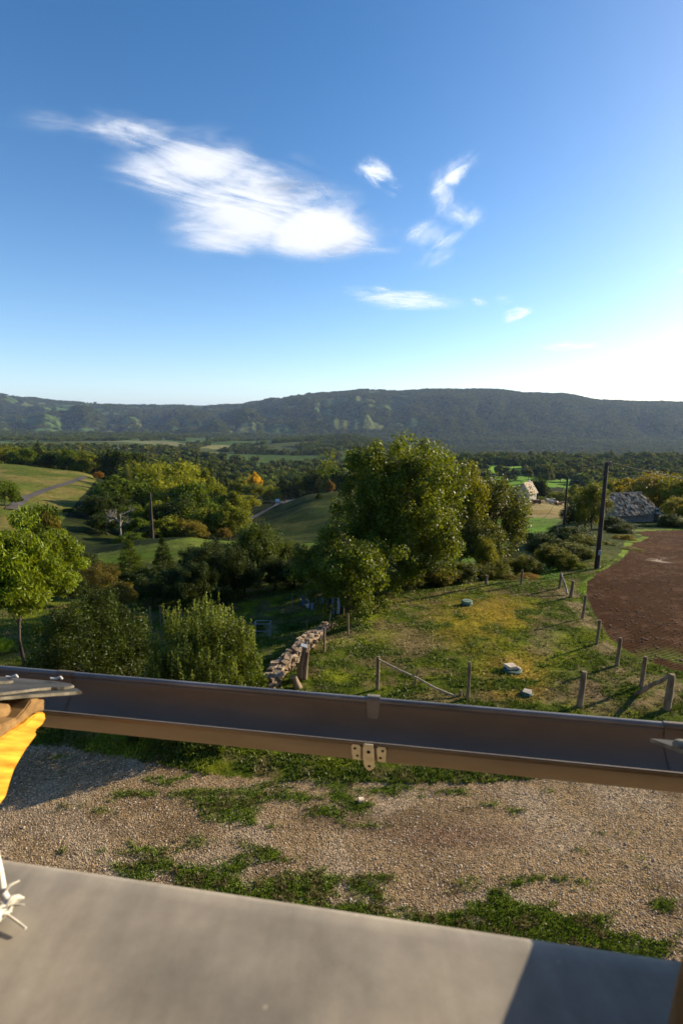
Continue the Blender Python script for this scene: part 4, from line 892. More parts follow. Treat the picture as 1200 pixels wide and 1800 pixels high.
VARN = noisy('varnished_wood', (.50,.16,.008), (.92,.47,.05), scale=9, rough=.45, bump=.3, bscale=14, rot=(R(38),0,0), stretch=(6,.7,9), bdist=.004, spec=.4, contrast=(.3,.7))
WOODD = wood_mat('sawn_wood', (.15,.08,.025), (.34,.20,.07), 7, .8)
JAMB = wood_mat('jamb_wood', (.16,.08,.02), (.26,.14,.04), 7, .6)
WALLM = noisy('stone_wall', (.24,.19,.13), (.42,.35,.25), scale=5, bump=.9, bscale=7, bdist=.03)
PLASTER = noisy('inside_plaster', (.16,.14,.12), (.22,.19,.16), scale=6, bump=.1)
# wall below the window and the body of the house behind (sits below and behind the camera)
def hbox(mb, a0, a1, n0, n1, z0, z1):
    P = [H_(a, n, z) for z in (z0, z1) for a, n in ((a0,n0),(a1,n0),(a1,n1),(a0,n1))]
    mb.add(P, [(0,3,2,1),(4,5,6,7),(0,1,5,4),(1,2,6,5),(2,3,7,6),(3,0,4,7)])
w = MB(); hbox(w, -7, 6.5, .02, .44, -CAM_Z-.3, -.66)
hbox(w, -7, 6.5, -7.5, -7.1, -CAM_Z-.3, .4); hbox(w, -7, -6.6, -7.1, .02, -CAM_Z-.3, .4); hbox(w, 6.1, 6.5, -7.1, .02, -CAM_Z-.3, .4)
w.build('wall', WALLM, house)
w = MB(); hbox(w, -.86, -.66, -2.4, .40, -.64, .60); hbox(w, .40, .60, -2.4, .36, -.64, .60); hbox(w, -.66, .40, -2.6, -2.4, -1.4, .60)
w.build('dormer_wall', PLASTER, house)
w = MB(); hbox(w, -1.25, .98, -2.6, .74, .602, .66); w.build('unseen_dormer_roof', SLATE, house)  # out-of-view eave, lowered and extended to cut skylight on sill and gutter
w = MB(); hbox(w, -.66, .40, -2.4, .02, -1.45, -1.40); w.build('floor', WOODD, house)
# window sill, a zinc sheet with a folded front edge
b = MB(); pr = [(-.30,-.612),(.30,-.616),(.518,-.620),(.535,-.621),(.544,-.625),(.547,-.633),(.545,-.66),(.558,-.675)]
b.add([H_(a, n, z) for a in (-1.15, .80) for n, z in pr] , [(i, i+1, i+1+len(pr), i+len(pr)) for i in range(len(pr)-1)], True)
b.add([H_(a, n, z-.004) for a in (-1.15, .80) for n, z in pr] , [(i+len(pr), i+1+len(pr), i+1, i) for i in range(len(pr)-1)], True)
b.build('window_sill', SILLM, house, recalc=False)
# half round gutter
GR_, LN, LZ = .0825, 1.19, -.72
arc = [(LN - GR_ + GR_*math.cos(t), LZ - GR_*math.sin(t)) for t in np.linspace(0, math.pi, 25)]
def sweep(mb, prof, a0, a1, n=2, closed=False, smooth=True):
    As = np.linspace(a0, a1, n); m = len(prof)
    vs = [H_(a, p[0], p[1]) for a in As for p in prof]; rng_ = range(m if closed else m-1)
    mb.add(vs, [(i*m+k, i*m+(k+1) % m, (i+1)*m+(k+1) % m, (i+1)*m+k) for i in range(n-1) for k in rng_], smooth)
def thick(prof, t):
    c = (LN-GR_, LZ); out = []
    for p in prof:
        d = math.hypot(p[0]-c[0], p[1]-c[1]); out.append((c[0]+(p[0]-c[0])*(d+t)/d, c[1]+(p[1]-c[1])*(d+t)/d))
    return prof + out[::-1]
g = MB(); rb = random.Random(2)
sweep(g, thick(arc, .0016), -3.2, 2.6, 40, True)
bead = [(LN+.007+.0085*math.cos(t), LZ+.002+.0085*math.sin(t)) for t in np.linspace(0, 2*math.pi, 14)[:-1]]
lip = [(LN-2*GR_-.006, LZ+.0), (LN-2*GR_-.0045, LZ+.0045), (LN-2*GR_, LZ+.004), (LN-2*GR_+.001, LZ-.001)]
sweep(g, lip, -3.2, 2.6, 2, True)
gut = g.build('roof_gutter', ZINC_D, house)
ZINC_L = noisy('zinc_bead', (.20,.18,.16), (.34,.31,.28), scale=6, rough=.42, metallic=.6, bump=.1, bdist=.002)  # lighter zinc, standing in for the highlight along the bead
g = MB(); sweep(g, bead, -3.2, 2.6, 2, True); g.build('gutter_bead', ZINC_L, gut)
def joint(px, py, wdt):
    a = on_z(px, py, LZ).dot(AV); j = MB()
    ar = [(LN - GR_ + (GR_-.0022)*math.cos(t), LZ - (GR_-.0022)*math.sin(t)) for t in np.linspace(0, math.pi, 25)]
    sweep(j, ar, a-wdt/2, a+wdt/2); sweep(j, thick(ar, .0062)[25:], a-wdt/2, a+wdt/2)
    bd = [(LN+.007+.0105*math.cos(t), LZ+.002+.0105*math.sin(t)) for t in np.linspace(0, 2*math.pi, 14)[:-1]]
    sweep(j, bd, a-wdt/2, a+wdt/2, 2, True)
    j.build('gutter_joint', ZINC_D, gut, recalc=False)
joint(122, 1183, .05); joint(1210, 1286, .10)
# front clip of the bracket, lapping over the bead and down the inside
ac = on_z(657, 1230, LZ).dot(AV); c = MB()
pf = [(LN+.019, LZ-.012), (LN+.0205, LZ+.004), (LN+.016, LZ+.0135), (LN+.006, LZ+.0150), (LN-.0005, LZ+.012)]
def arc_at(s, off): t = s/GR_; return (LN-GR_+(GR_-off)*math.cos(t), LZ-(GR_-off)*math.sin(t))
pf += [arc_at(s, .003) for s in (.004, .014, .024, .034, .040)]
ws = [.0165]*5 + [.0165, .0160, .0150, .0140, .0105]
m_ = len(pf)
c.add([H_(ac-w_, p[0], p[1]) for w_, p in zip(ws, pf)] + [H_(ac+w_, p[0], p[1]) for w_, p in zip(ws, pf)], [(i, i+1, m_+i+1, m_+i) for i in range(m_-1)], True)
c.build('bracket_clip', noisy('clip_zinc', (.26,.22,.17), (.34,.29,.22), scale=20, rough=.5, metallic=.4, bump=.1, bdist=.002), gut, recalc=False)
# bracket plate on the house side: a middle tongue and two wings with nail holes
cn, cz = LN-GR_, LZ
def outer(s, off=.004):
    t = math.pi - s/GR_; return (cn+(GR_+off)*math.cos(t), cz-(GR_+off)*math.sin(t))
def plate(name, a0, a1, s0, s1, taper=0, round_=0, off=.0045, straight=0.):
    p = MB(); n = 9; L_, Rr = [], []
    for i in range(n):
        f = i/(n-1); s = s0+(s1-s0)*f; q = outer(min(s, .055), off); 
        if s > .055: q = (q[0]+(s-.055)*.35, q[1]-(s-.055)*.95)
        k = taper*f; e = 0
        if round_: e = round_*max(0, (f-.75)/.25)**2
        if f < .12: e = max(e, .003*(1-f/.12))
        L_.append((a0+k*(1 if taper else 0)+e, q)); Rr.append((a1-k*(1 if taper else 0)-e, q))
    vs = [H_(a, q[0], q[1]) for a, q in L_] + [H_(a, q[0], q[1]) for a, q in Rr]
    vs2 = [v - NV*.0022 for v in vs]
    p.add(vs2, [(i, i+1, n+i+1, n+i) for i in range(n-1)], True)
    p.add([v for v in vs], [(n+i, n+i+1, i+1, i) for i in range(n-1)], True)
    ed = list(range(n)) + list(range(2*n-1, n-1, -1))
    p.add([vs[i] for i in ed] + [vs2[i] for i in ed], [(i, (i+1) % len(ed), (i+1) % len(ed)+len(ed), i+len(ed)) for i in range(len(ed))])
    return p.build(name, GALV, gut)
def hole(par, a, s, r=.0026, off=.0045):
    q = outer(min(s, .055), off)
    if s > .055: q = (q[0]+(s-.055)*.35, q[1]-(s-.055)*.95)
    ct = H_(a, q[0], q[1]) - NV*.0026; h = MB(); d = Vector((0,0,1)); k = 12
    h.add([ct - NV*.0004*0 + AV*r*math.cos(t) + d*r*.85*math.sin(t) for t in np.linspace(0, 2*math.pi, k+1)[:-1]], [tuple(range(k))]); h.build('nail_hole', DARKHOLE, par, recalc=False)
ab = ac + .006
tg = plate('bracket_tongue', ab-.0125, ab+.0125, -.004, .082, 0, .009, off=.009); hole(tg, ab, .013, .0042, .0098); hole(tg, ab, .064, .0038, .0098)
wl = plate('bracket_wing', ab-.0395, ab-.0175, .002, .052, .0025); hole(wl, ab-.031, .011, .0034, .0052); hole(wl, ab-.026, .032, .0034, .0052)
wr = plate('bracket_wing', ab+.0175, ab+.0395, .002, .052, .0025); hole(wr, ab+.031, .011, .0034, .0052); hole(wr, ab+.026, .032, .0034, .0052)
# roof of slates on both sides of the dormer
def slab(name, outline, thick_, mat, par, lift=0., edge=True):
    """outline (a, n) on the roof plane"""
    P = [H_(a, n, roof_z(n)+lift) for a, n in outline]; b = MB(); n_ = len(P); d = Vector((0,0,-thick_))
    rr = random.Random(len(name)+n_)
    b.add(P, [tuple(range(n_))]); b.add([p+d for p in P], [tuple(reversed(range(n_)))])
    o = b.build(name, mat, par)
    if edge:
        e = MB(); e.add([p for p in P] + [p+d+Vector((rr.uniform(-1,1), rr.uniform(-1,1), rr.uniform(-.3,.3)))*.0015 for p in P], [(i, (i+1) % n_, (i+1) % n_+n_, i+n_) for i in range(n_)])
        e.build('slate_edge', SLATE_E, o)
    return o
def rounded(a1, n0, n1, r, a0=-3.0, rough=.002, pull=.0):
    """strip from a0 to a1 whose right end is rounded on the eave side"""
    rr = random.Random(int(abs(a1*1000))); pts = [(a0, n0), (a0, n1)]
    for t in np.linspace(math.pi/2, -math.pi*.22, 13): pts.append((a1 - r + r*math.cos(t)+rr.uniform(-rough, rough), n1 - r*.55 + r*.55*math.sin(t)))
    for f in np.linspace(.1, 1, 8): pts.append((a1 - r*.25 - pull*f + rr.uniform(-rough, rough), n1-r*.95-(n1-r*.95-n0)*f))
    return pts
A1 = on_z(158, 1207, roof_z(.975)).dot(AV)
slab('roof_slate', [(-3, .60), (-3, 1.010), (A1-.10, 1.012), (A1-.03, .990), (A1+.002, .962), (A1-.006,.955), (A1-.06, .86), (A1-.10, .76)], .007, SLATE, house, .000)
slab('roof_slate', rounded(A1-.035, .55, 1.022, .09, pull=.09), .006, SLATE, house, .008)
slab('roof_slate', rounded(A1-.155, .45, .965, .05, pull=.06), .006, SLATE, house, .015)
slab('roof_slate', rounded(A1-.20, .30, .80, .05, pull=.02), .008, SLATE, house, .021)
rl = MB(); 
def roofplane(mb, a0, a1, n0, n1, lift):
    P = [H_(a0, n0, roof_z(n0)+lift), H_(a1, n0, roof_z(n0)+lift), H_(a1, n1, roof_z(n1)+lift), H_(a0, n1, roof_z(n1)+lift)]
    mb.prism(P, (0,0,-.02))
roofplane(rl, -7.2, -.98, -3.4, .70, .02); roofplane(rl, -7.2, -3.05, .70, 1.03, .02)
roofplane(rl, .47, 6.7, -3.4, .80, -.004); roofplane(rl, 1.0, 6.7, .80, 1.03, -.004)
rl.build('roof', SLATE, house)
rl = MB()
for nn in range(1): rl.prism([H_(-7.2,-3.4,roof_z(-3.4)-.01), H_(6.7,-3.4,roof_z(-3.4)-.01), H_(6.7,-7.4,.35), H_(-7.2,-7.4,.35)], (0,0,-.05))
rl.build('rear_roof', SLATE, house)
# hooks that hold the slates
HOOK = noisy('bright_wire', (.7,.68,.62), (.85,.82,.76), scale=10, rough=.35, metallic=.3, bump=0)
for px, py in ((22, 1189), (100, 1192)):
    p0 = on_z(px, py, roof_z(1.022)+.022); k = MB()
    k.tube([p0+AV*-.014+NV*-.004, p0+AV*-.004+Vector((0,0,-.003)), p0+AV*.004+Vector((0,0,.001)), p0+AV*.010+Vector((0,0,.004)), p0+AV*.0145+Vector((0,0,-.002))], .0030, 6)
    k.build('slate_hook', HOOK, house)
# right corner slate and its big round nail
T = on_z(1143, 1291, roof_z(.985)); ta, tn = T.dot(AV), T.dot(NV)
q1 = on_z(1200, 1326, roof_z(.93)); qa, qn = q1.dot(AV), q1.dot(NV)
sl = ((qn-tn)/(qa-ta))
vg = .398
slab('roof_slate', [(ta, tn), (qa, qn), (vg+.045, .80), (vg, .74), (vg+.004, .45), (vg+.004, -.2), (2.6, -.2), (2.6, tn+.0), (ta+.5, tn+.01)], .008, SLATE, house, .001)
nd = on_z(1199, 1309, roof_z(.95)+.012)
dn = MB(); ring = []
for zz, rr_ in ((0, .016), (.004, .0165), (.009, .013), (.012, .007), (.0128, .002)):
    ring.append([nd + AV*rr_*math.cos(t) + NV*rr_*math.sin(t) + Vector((0,0,zz-.006)) for t in np.linspace(0, 2*math.pi, 21)[:-1]])
dn.add([v for r_ in ring for v in r_], [(i*20+k, i*20+(k+1) % 20, (i+1)*20+(k+1) % 20, (i+1)*20+k) for i in range(4) for k in range(20)], True)
dn.build('round_nail', SLATE_E, house)
# rafters
def side_piece(name, pix, a0, depth, mat, par=None):
    P = [on_a(px, py, a0) for px, py in pix]; b = MB(); b.prism(P, AV*-depth); return b.build(name, mat, par or house, bevel=.003)
RA = -.80
side_piece('rafter', [(80,1252),(82,1262),(76,1274),(64,1284),(66,1292),(48,1316),(36,1336),(27,1352),(20,1372),(12,1400),(-6,1424),(-60,1475),(-220,1540),(-240,1440),(-60,1330),(0,1300),(20,1286),(45,1272),(62,1256)], RA, .09, VARN)
side_piece('rafter_block', [(80,1226),(79,1250),(60,1254),(42,1268),(12,1290),(-30,1316),(-150,1350),(-150,1300),(0,1276),(30,1262),(45,1246),(56,1230)], RA+.006, .06, WOODD)
side_piece('rafter_block', [(20,1238),(22,1250),(16,1260),(-10,1268),(-150,1275),(-150,1234)], RA+.012, .05, WOODD)
# soffit boards under the left slates
w = MB(); P = [H_(-3, .40, roof_z(.40)-.012), H_(A1-.16, .40, roof_z(.40)-.012), H_(A1-.10, .93, roof_z(.93)-.012), H_(-3, .93, roof_z(.93)-.012)]
w.prism(P, (0,0,-.018)); w.build('soffit_board', WOODD, house)
w = MB(); P = [H_(vg+.01, -.2, roof_z(-.2)-.012), H_(2.5, -.2, roof_z(-.2)-.012), H_(2.5, .93, roof_z(.93)-.012), H_(vg+.10, .78, roof_z(.78)-.012)]
w.prism(P, (0,0,-.018)); w.build('soffit_board', WOODD, house)
# right window post, rounded at the foot
jp = MB(); pts = [on_z(1192+30, 1802, -.6), ]
f0 = H_(.309, .440, -.615)
jp.tube([f0+Vector((0,0,-.005)), f0+Vector((0,0,.05)), f0+Vector((0,0,.12))-AV*.0, f0+Vector((.03,0,.35)), f0+Vector((.05,-.02,.9))], [.052,.050,.045,.035,.035], 16)
jp.build('window_post', JAMB, house)
# frayed pale cord lying on the sill at the left
ROPE = noisy('pale_cord', (.62,.58,.48), (.80,.77,.68), scale=40, rough=.8, bump=.4, bdist=.002)
zz = -.600
def rp(px, py, dz=0.): return on_z(px, py, zz+dz)
cord = MB(); rr = random.Random(8)
cord.tube([rp(-60,1420,.12), rp(-8,1490,.05), rp(1,1535,.012), rp(6,1572,.0), rp(16,1590,.0)], [.0035,.0035,.004,.005,.005], 8)
cord.tube([rp(16,1590,0), rp(-5,1608,0), rp(-40,1640,0)], [.008,.009,.009], 8)
cord.tube([rp(14,1590,.004), rp(22,1582,.006), rp(33,1577,.004), rp(43,1579,0)], [.004,.005,.003,.001], 8)
cord.tube([rp(12,1592,.004), rp(20,1578,.010), rp(30,1574,.008)], [.003,.003,.001], 6)
cord.tube([rp(-6,1604,.004), rp(4,1608,.0), rp(14,1605,.002), rp(20,1602,-.004)], [.003,.003,.002,.001], 6)
cord.tube([rp(8,1568,.004), rp(18,1556,.010), rp(35,1548,.006)], [.0022,.0018,.0008], 6)
cord.tube([rp(14,1608,-.01), rp(30,1620,-.012), rp(46,1632,-.013)], [.0013,.0015,.0013], 5)
for i in range(6):
    a_ = rr.uniform(-.6, 1.2); s_ = rp(10+rr.uniform(-14,10), 1590+rr.uniform(-4,18), .003); l = rr.uniform(.008, .022)
    cord.tube([s_, s_ + (AV*math.cos(a_)+NV*math.sin(a_))*l*.5 + Vector((0,0,rr.uniform(0,.008))), s_ + (AV*math.cos(a_+.3)+NV*math.sin(a_+.3))*l], [.0014,.001,.0004], 4)
co = cord.build('frayed_cord', ROPE); tag(co, 'frayed pale cord end lying on the grey sill at the left edge', 'cord')
# ------------------------------------------------------------------ fence posts
POSTW = noisy('weathered_post', (.13,.085,.05), (.30,.22,.14), scale=7, rough=.9, bump=.9, bscale=14, stretch=(1,1,.25), bdist=.012)
STICKW = noisy('pale_stick', (.22,.17,.12), (.42,.35,.26), scale=10, rough=.9, bump=.6, bdist=.006)
rp_ = random.Random(21)
def top_at(g, py):
    """height of a sight line through row py above ground point g"""
    px, _ = project(g.x, g.y, g.z); lo, hi = g.z, g.z+20
    for _ in range(40):
        m = (lo+hi)/2; _, q = project(g.x, g.y, m)
        if q > py: lo = m
        else: hi = m
    return hi-g.z
def post(px, py_top, py_base, r, label, lean=(0,0), group='wooden fence posts round the lawn', parent=None):
    g = ground(px, py_base, 6, 90); h = top_at(g, py_top); b = MB()
    pts = [Vector((lean[0]*t, lean[1]*t, h*t)) for t in (-.25, 0, .3, .6, .9, 1)]
    b.tube(pts, [r*1.1, r*1.05, r, r*.97, r*.93, r*.80], 9, rng=rp_, jit=.10)
    o = b.build('fence_post', POSTW, None, tuple(g)); tag(o, label, 'fence post', group); return g, h
G = {}
G['a'] = post(854, 1011, 1027, .07, 'short squat post at the far lawn edge below the walnut shrubs')
G['b'] = post(915.5, 1002, 1028, .06, 'upright post alone on the far lawn edge below the bright meadow')
G['c'] = post(982.5, 1006, 1034, .06, 'far corner post with a slanting brace leaning on it', lean=(.03,0))
G['d'] = post(1002, 1021, 1050, .07, 'post standing at the lower end of the far slanting brace', lean=(.06,0))
G['e'] = post(1023, 1046, 1087, .05, 'thin post first below the braced far corner on the field side', lean=(.05,0))
G['f'] = post(1048, 1090, 1132, .05, 'post midway along the field side with a long shadow on the lawn', lean=(.03,0))
G['g'] = post(1083, 1121, 1170, .055, 'post on the field side above the bare patch of earth', lean=(.03,0))
G['h'] = post(1126, 1154, 1207, .058, 'post on the field side just left of the thick braced corner post', lean=(.02,0))
G['i'] = post(1171, 1185, 1247, .085, 'thick near corner post with a slanting brace beside the ploughed field', lean=(.02,0))
G['j'] = post(1018, 1180, 1242, .078, 'thick near post left of the bare earth patch', lean=(.03,0))
G['k'] = post(822, 1163, 1227, .048, 'upright post at the low end of the fallen rail')
G['l'] = post(663.5, 1154, 1212, .05, 'post holding the upper end of the fallen rail')
post(809, 1213, 1223, .035, 'small rotten stub beside the post at the low end of the rail', group=None)
post(612, 1079, 1115, .04, 'thin grey stake in front of the creeper covered wall', lean=(-.02,0), group='stakes by the stone wall')
post(570, 1103, 1146, .04, 'straight stake beside the end of the stone wall', group='stakes by the stone wall')
post(577, 1075, 1109, .028, 'thin leaning stake behind the stone wall near the laundry', lean=(.10,0), group='stakes by the stone wall')
def brace(name, p0, p1, r, label, cat, mat=POSTW, mid=None):
    b = MB(); mids = []
    for t in (.25, .5, .75): mids.append(p0.lerp(p1, t) + Vector((rp_.uniform(-1,1), rp_.uniform(-1,1), rp_.uniform(-1,1)))*.03)
    b.tube([p0]+mids+[p1], [r*.8, r*.9, r, r*1.05, r*1.15], 8, rng=rp_, jit=.12)
    o = b.build(name, mat); tag(o, label, cat); return o
gi, hi = G['i']; brace('post_brace', gi+Vector((-.03,.0,hi*.97)), ground(1116, 1222, 6, 60)+Vector((0,0,.02)), .05, 'slanting wooden brace leaning on the thick near corner post', 'brace')
gc, hc = G['c']; brace('post_brace', gc+Vector((0,-.06,hc*.95)), ground(996, 1046, 6, 60)+Vector((0,0,.05)), .045, 'slanting grey brace between the two far corner posts', 'brace', STICKW)
gl, hl = G['l']; ra = gl+Vector((.02,-.05,hl*.93)); rb_ = ground(800, 1226, 6, 60)+Vector((0,0,.03))
brace('fallen_rail', ra, rb_, .028, 'long crooked pale rail sloping from a post down to the grass', 'rail', STICKW)
sg = ground(728, 1207, 6, 60); brace('rail_prop', sg+Vector((0,0,-.05)), ra.lerp(rb_, .5)+Vector((.04,0,.26)), .024, 'short forked stick propping up the fallen rail', 'stick', POSTW)
# wires between the field side posts
WIREM = noisy('rusty_wire', (.10,.08,.06), (.2,.17,.14), scale=30, rough=.6, metallic=.6, bump=0)
def strand(name, p0, p1, sag, r, label, cat, mat, n=14):
    b = MB(); b.tube([p0.lerp(p1, t) - Vector((0,0,sag*4*t*(1-t))) for t in np.linspace(0, 1, n)], r, 5)
    o = b.build(name, mat); tag(o, label, cat); return o
seq = 'defghi'
nmz = ['between the far corner and the thin post', 'from the thin post down the field side', 'midway along the field side', 'above the bare patch on the field side', 'ending at the thick near corner post']
for k in range(5):
    (g1, h1), (g2, h2) = G[seq[k]], G[seq[k+1]]
    strand('fence_wire', g1+Vector((.05,0,h1*.75)), g2+Vector((.05,0,h2*.75)), .05, .003, 'thin fence wire '+nmz[k], 'wire', WIREM)

# split old gate post, leaning, beside the wall; stump
g = ground(530, 1193, 6, 60); h = top_at(g, 1136); b = MB()
b.tube([(-.02,0,-.1),(0,0,.3*h),(.06,0,.7*h),(.12,0,h)], [.10,.10,.09,.095], 7, rng=rp_, jit=.22); b.tube([(.10,-.05,-.05),(.13,-.05,.4*h),(.19,-.04,.85*h)], [.06,.06,.04], 6, rng=rp_, jit=.2)
sp = b.build('split_post', POSTW, None, tuple(g)); tag(sp, 'thick split grey gate post leaning beside the stone wall', 'post')
cp = MB(); cp.box((.09,0,h+.015), (.20,.20,.03), Matrix.Rotation(.3,3,'Y')); cp.build('metal_cap', noisy('cap_metal', (.35,.36,.36), (.5,.5,.5), rough=.4, metallic=.5), sp)
g = ground(521, 1209, 6, 60); b = MB(); b.tube([(.06,0,-.05),(0,0,.12),(-.08,0,.34)], [.12,.11,.10], 9, rng=rp_, jit=.15)
tag(b.build('tree_stump', POSTW, None, tuple(g)), 'short tilted log end standing below the split gate post', 'stump')

# rubble wall from the laurel up to the laundry
STONE = noisy('rubble_stone', (.11,.075,.045), (.38,.28,.18), scale=3.5, rough=.9, bump=.8, bscale=9, bdist=.03, detail=8)
w0 = [ground(*p, 6, 60) for p in ((470,1212),(487,1192),(503,1176),(520,1160),(537,1142),(552,1127),(566,1110),(580,1101))]
rs = random.Random(5); b = MB()
L_ = [0]
for p, q in zip(w0, w0[1:]): L_.append(L_[-1]+(q-p).length)
s = 0
while s < L_[-1]:
    k = max(i for i in range(len(L_)) if L_[i] <= s); k = min(k, len(w0)-2); f = (s-L_[k])/(L_[k+1]-L_[k]); p = w0[k].lerp(w0[k+1], f); d = (w0[k+1]-w0[k]).normalized(); n_ = Vector((-d.y, d.x, 0))
    hgt = .34 if s < 3 else .34-.26*min(1, (s-3)/2.5)
    lay = 0; z = -.35
    while z < hgt:
        th = rs.uniform(.06, .15)
        for off in (-.13, .10):
            ln = rs.uniform(.10, .30); c = p + n_*(off+rs.uniform(-.06,.06)) + d*rs.uniform(-.1,.1); c.z = tz(c.x, c.y)*.4+p.z*.6 + z + th/2
            rot = Matrix.Rotation(math.atan2(d.y, d.x)+rs.uniform(-.5,.5), 3, 'Z') @ Matrix.Rotation(rs.uniform(-.15,.15), 3, 'X') @ Matrix.Rotation(rs.uniform(-.15,.15), 3, 'Y')
            b.box(c, (ln, rs.uniform(.12,.24), th), rot, jit=.03, rng=rs)
        z += th*.95
    s += .16
wl_ = b.build('stone_wall', STONE, bevel=.0); tag(wl_, 'tumbledown dry stone wall of tan rubble beside the lawn', 'stone wall')

# ------------------------------------------------------------------ septic covers
CONC_G = noisy('green_concrete', (.10,.16,.11), (.22,.30,.22), scale=9, rough=.9, bump=.5, bdist=.01)
CONC_D = noisy('dark_green_lid', (.035,.075,.05), (.08,.13,.09), scale=9, rough=.7, bump=.4, bdist=.01)
SLABM = noisy('pale_slab', (.42,.34,.24), (.60,.52,.40), scale=8, rough=.9, bump=.5, bdist=.01)
def drum(mb, c, r, h, n=24, top_in=.9):
    c = Vector(c); rings = []
    for z, k in ((-.08,1),(h*.8,1),(h,top_in),(h+.004,.15)):
        rings.append([c+Vector((r*k*math.cos(t), r*k*math.sin(t), z)) for t in np.linspace(0, 2*math.pi, n+1)[:-1]])
    mb.add([v for q in rings for v in q], [(i*n+k, i*n+(k+1)%n, (i+1)*n+(k+1)%n, (i+1)*n+k) for i in range(3) for k in range(n)] + [tuple(range(3*n, 4*n))])
g = ground(820, 1063, 6, 60); b = MB(); drum(b, (0,0,0), .24, .10)
cv = b.build('inspection_cover', CONC_D, None, tuple(g)); tag(cv, 'round pale green inspection cover on the upper lawn', 'manhole cover')
b = MB(); drum(b, (0,0,.16), .22, .04); b.box((0,0,.205), (.16,.05,.02)); b.build('lid', CONC_G, cv)
g = ground(900, 1180, 6, 60); b = MB(); drum(b, (0,0,0), .28, .08); b.v = [(x, y, z) for x, y, z in b.v]
cv = b.build('inspection_cover', CONC_D, None, tuple(g)); tag(cv, 'dark green round cover weighed down by pale stones in the middle of the lawn', 'manhole cover')
b = MB(); rj = random.Random(3); b.box((-.03,.05,.13), (.32,.28,.07), Matrix.Rotation(.3,3,'Z') @ Matrix.Rotation(.08,3,'Y'), .03, rj); so = b.build('flat_stone', SLABM, None, tuple(g), bevel=.012); tag(so, 'larger flat pale stone lying on the dark green cover', 'stone')
b = MB(); b.box((.17,-.02,.12), (.13,.13,.06), Matrix.Rotation(.8,3,'Z'), .02, rj); so = b.build('flat_stone', SLABM, None, tuple(g), bevel=.012); tag(so, 'smaller pale stone at the right rim of the dark green cover', 'stone')
g = ground(925, 1221, 6, 60); b = MB(); drum(b, (0,0,0), .17, .07); cv = b.build('inspection_cover', CONC_D, None, tuple(g)); tag(cv, 'small dark cover under a tan tile near the gutter', 'manhole cover')
b = MB(); b.box((0,0,.10), (.22,.19,.05), Matrix.Rotation(-.5,3,'Z') @ Matrix.Rotation(.2,3,'X'), .02, rj); tag(b.build('flat_stone', SLABM, None, tuple(g), bevel=.012), 'tan tile lying tilted on the smallest cover', 'stone')
for (px, py, s_, lab) in ((634,1408,.085,'single pale rock lying on the gravel below the bracket'),(748,1112,.05,'dark clod on the lawn left of the yellow patch')):
    g = ground(px, py, 4, 60); b = MB(); b.box((0,0,s_*.3), (s_*1.6,s_*1.2,s_), Matrix.Rotation(.4,3,'Z'), s_*.25, rj); tag(b.build('rock', SLABM if s_ > .06 else POSTW, None, tuple(g), bevel=s_*.15), lab, 'rock')

# ------------------------------------------------------------------ utility poles and wires
POLEM = noisy('tarred_pole', (.030,.020,.015), (.075,.05,.038), scale=5, rough=.8, bump=.5, stretch=(1,1,.2), bdist=.01)
INS = noisy('insulator_glass', (.10,.06,.04), (.2,.12,.08), rough=.3, bump=0)
CABLE = noisy('black_cable', (.012,.012,.012), (.025,.025,.025), rough=.6, bump=0)
def pole(px_t, py_t, px_b, py_b, r, label, Y_=None, ins=True):
    g = ground(px_b, py_b, 6, 300) if Y_ is None else None
    if g is None:
        x = ray(px_b, py_b).x/ray(px_b, py_b).y*Y_; g = Vector((x, Y_, tz(x, Y_)))
    h = s2z(py_t, g.y) - g.z; q = at_Y(px_t, py_t, g.y)
    e = empty('utility_pole', tuple(g), 0, label, 'utility pole', 'wooden utility poles'); b = MB(); lean = q.x-g.x
    b.tube([(-lean*.1,0,-.5),(0,0,0),(lean*.5,0,h*.5),(lean,0,h)], [r*1.1, r*1.1, r*.9, r*.72], 10); b.build('pole', POLEM, e)
    if ins:
        i = MB(); i.tube([(lean-.02,0,h-.22),(lean-.22,0,h-.26),(lean-.24,0,h-.12)], .016, 6); i.tube([(lean-.24,0,h-.14),(lean-.24,0,h-.09),(lean-.24,0,h-.03)], [.045,.05,.02], 8)
        i.tube([(lean+.02,0,h-.12),(lean+.18,0,h-.16),(lean+.20,0,h-.03)], .016, 6); i.tube([(lean+.20,0,h-.06),(lean+.20,0,h-.01),(lean+.20,0,h+.04)], [.045,.05,.02], 8)
        i.build('insulator', INS, e)
    return g+Vector((lean,0,h))
tA = pole(1066, 812, 1048, 1000, .13, 'tall dark utility pole at the right beside the ploughed field')
tB = pole(997, 838, 990, 925, .12, 'thinner dark utility pole left of the large one', Y_=54, ins=False)
tC = pole(264, 866, 269, 952, .16, 'reddish brown utility pole in front of the left wood', Y_=58, ins=False)
g = ground(1048, 1000, 6, 300); b = MB(); b.box((.0,-.16,1.0), (.14,.08,.26)); bx = b.build('meter_box', noisy('grey_plastic', (.3,.3,.3), (.4,.4,.4), bump=0), None, tuple(g)); bx.parent = None
tag(bx, 'small grey box fixed low on the tall right utility pole', 'box')
strand('overhead_wire', tA+Vector((.2,0,-.05)), tA+Vector((22,4,-1.8)), .9, .022, 'black overhead wire running from the tall pole to the right edge', 'wire', CABLE)
strand('overhead_wire', tA+Vector((-.24,0,-.12)), tC+Vector((0,0,-.15)), .7, .016, 'long wire crossing the view from the tall right pole to the left pole', 'wire', CABLE, 40)
strand('overhead_wire', tA+Vector((-.05,0,-.3)), tB+Vector((0,0,-.1)), .5, .014, 'slack wire between the two right utility poles', 'wire', CABLE)
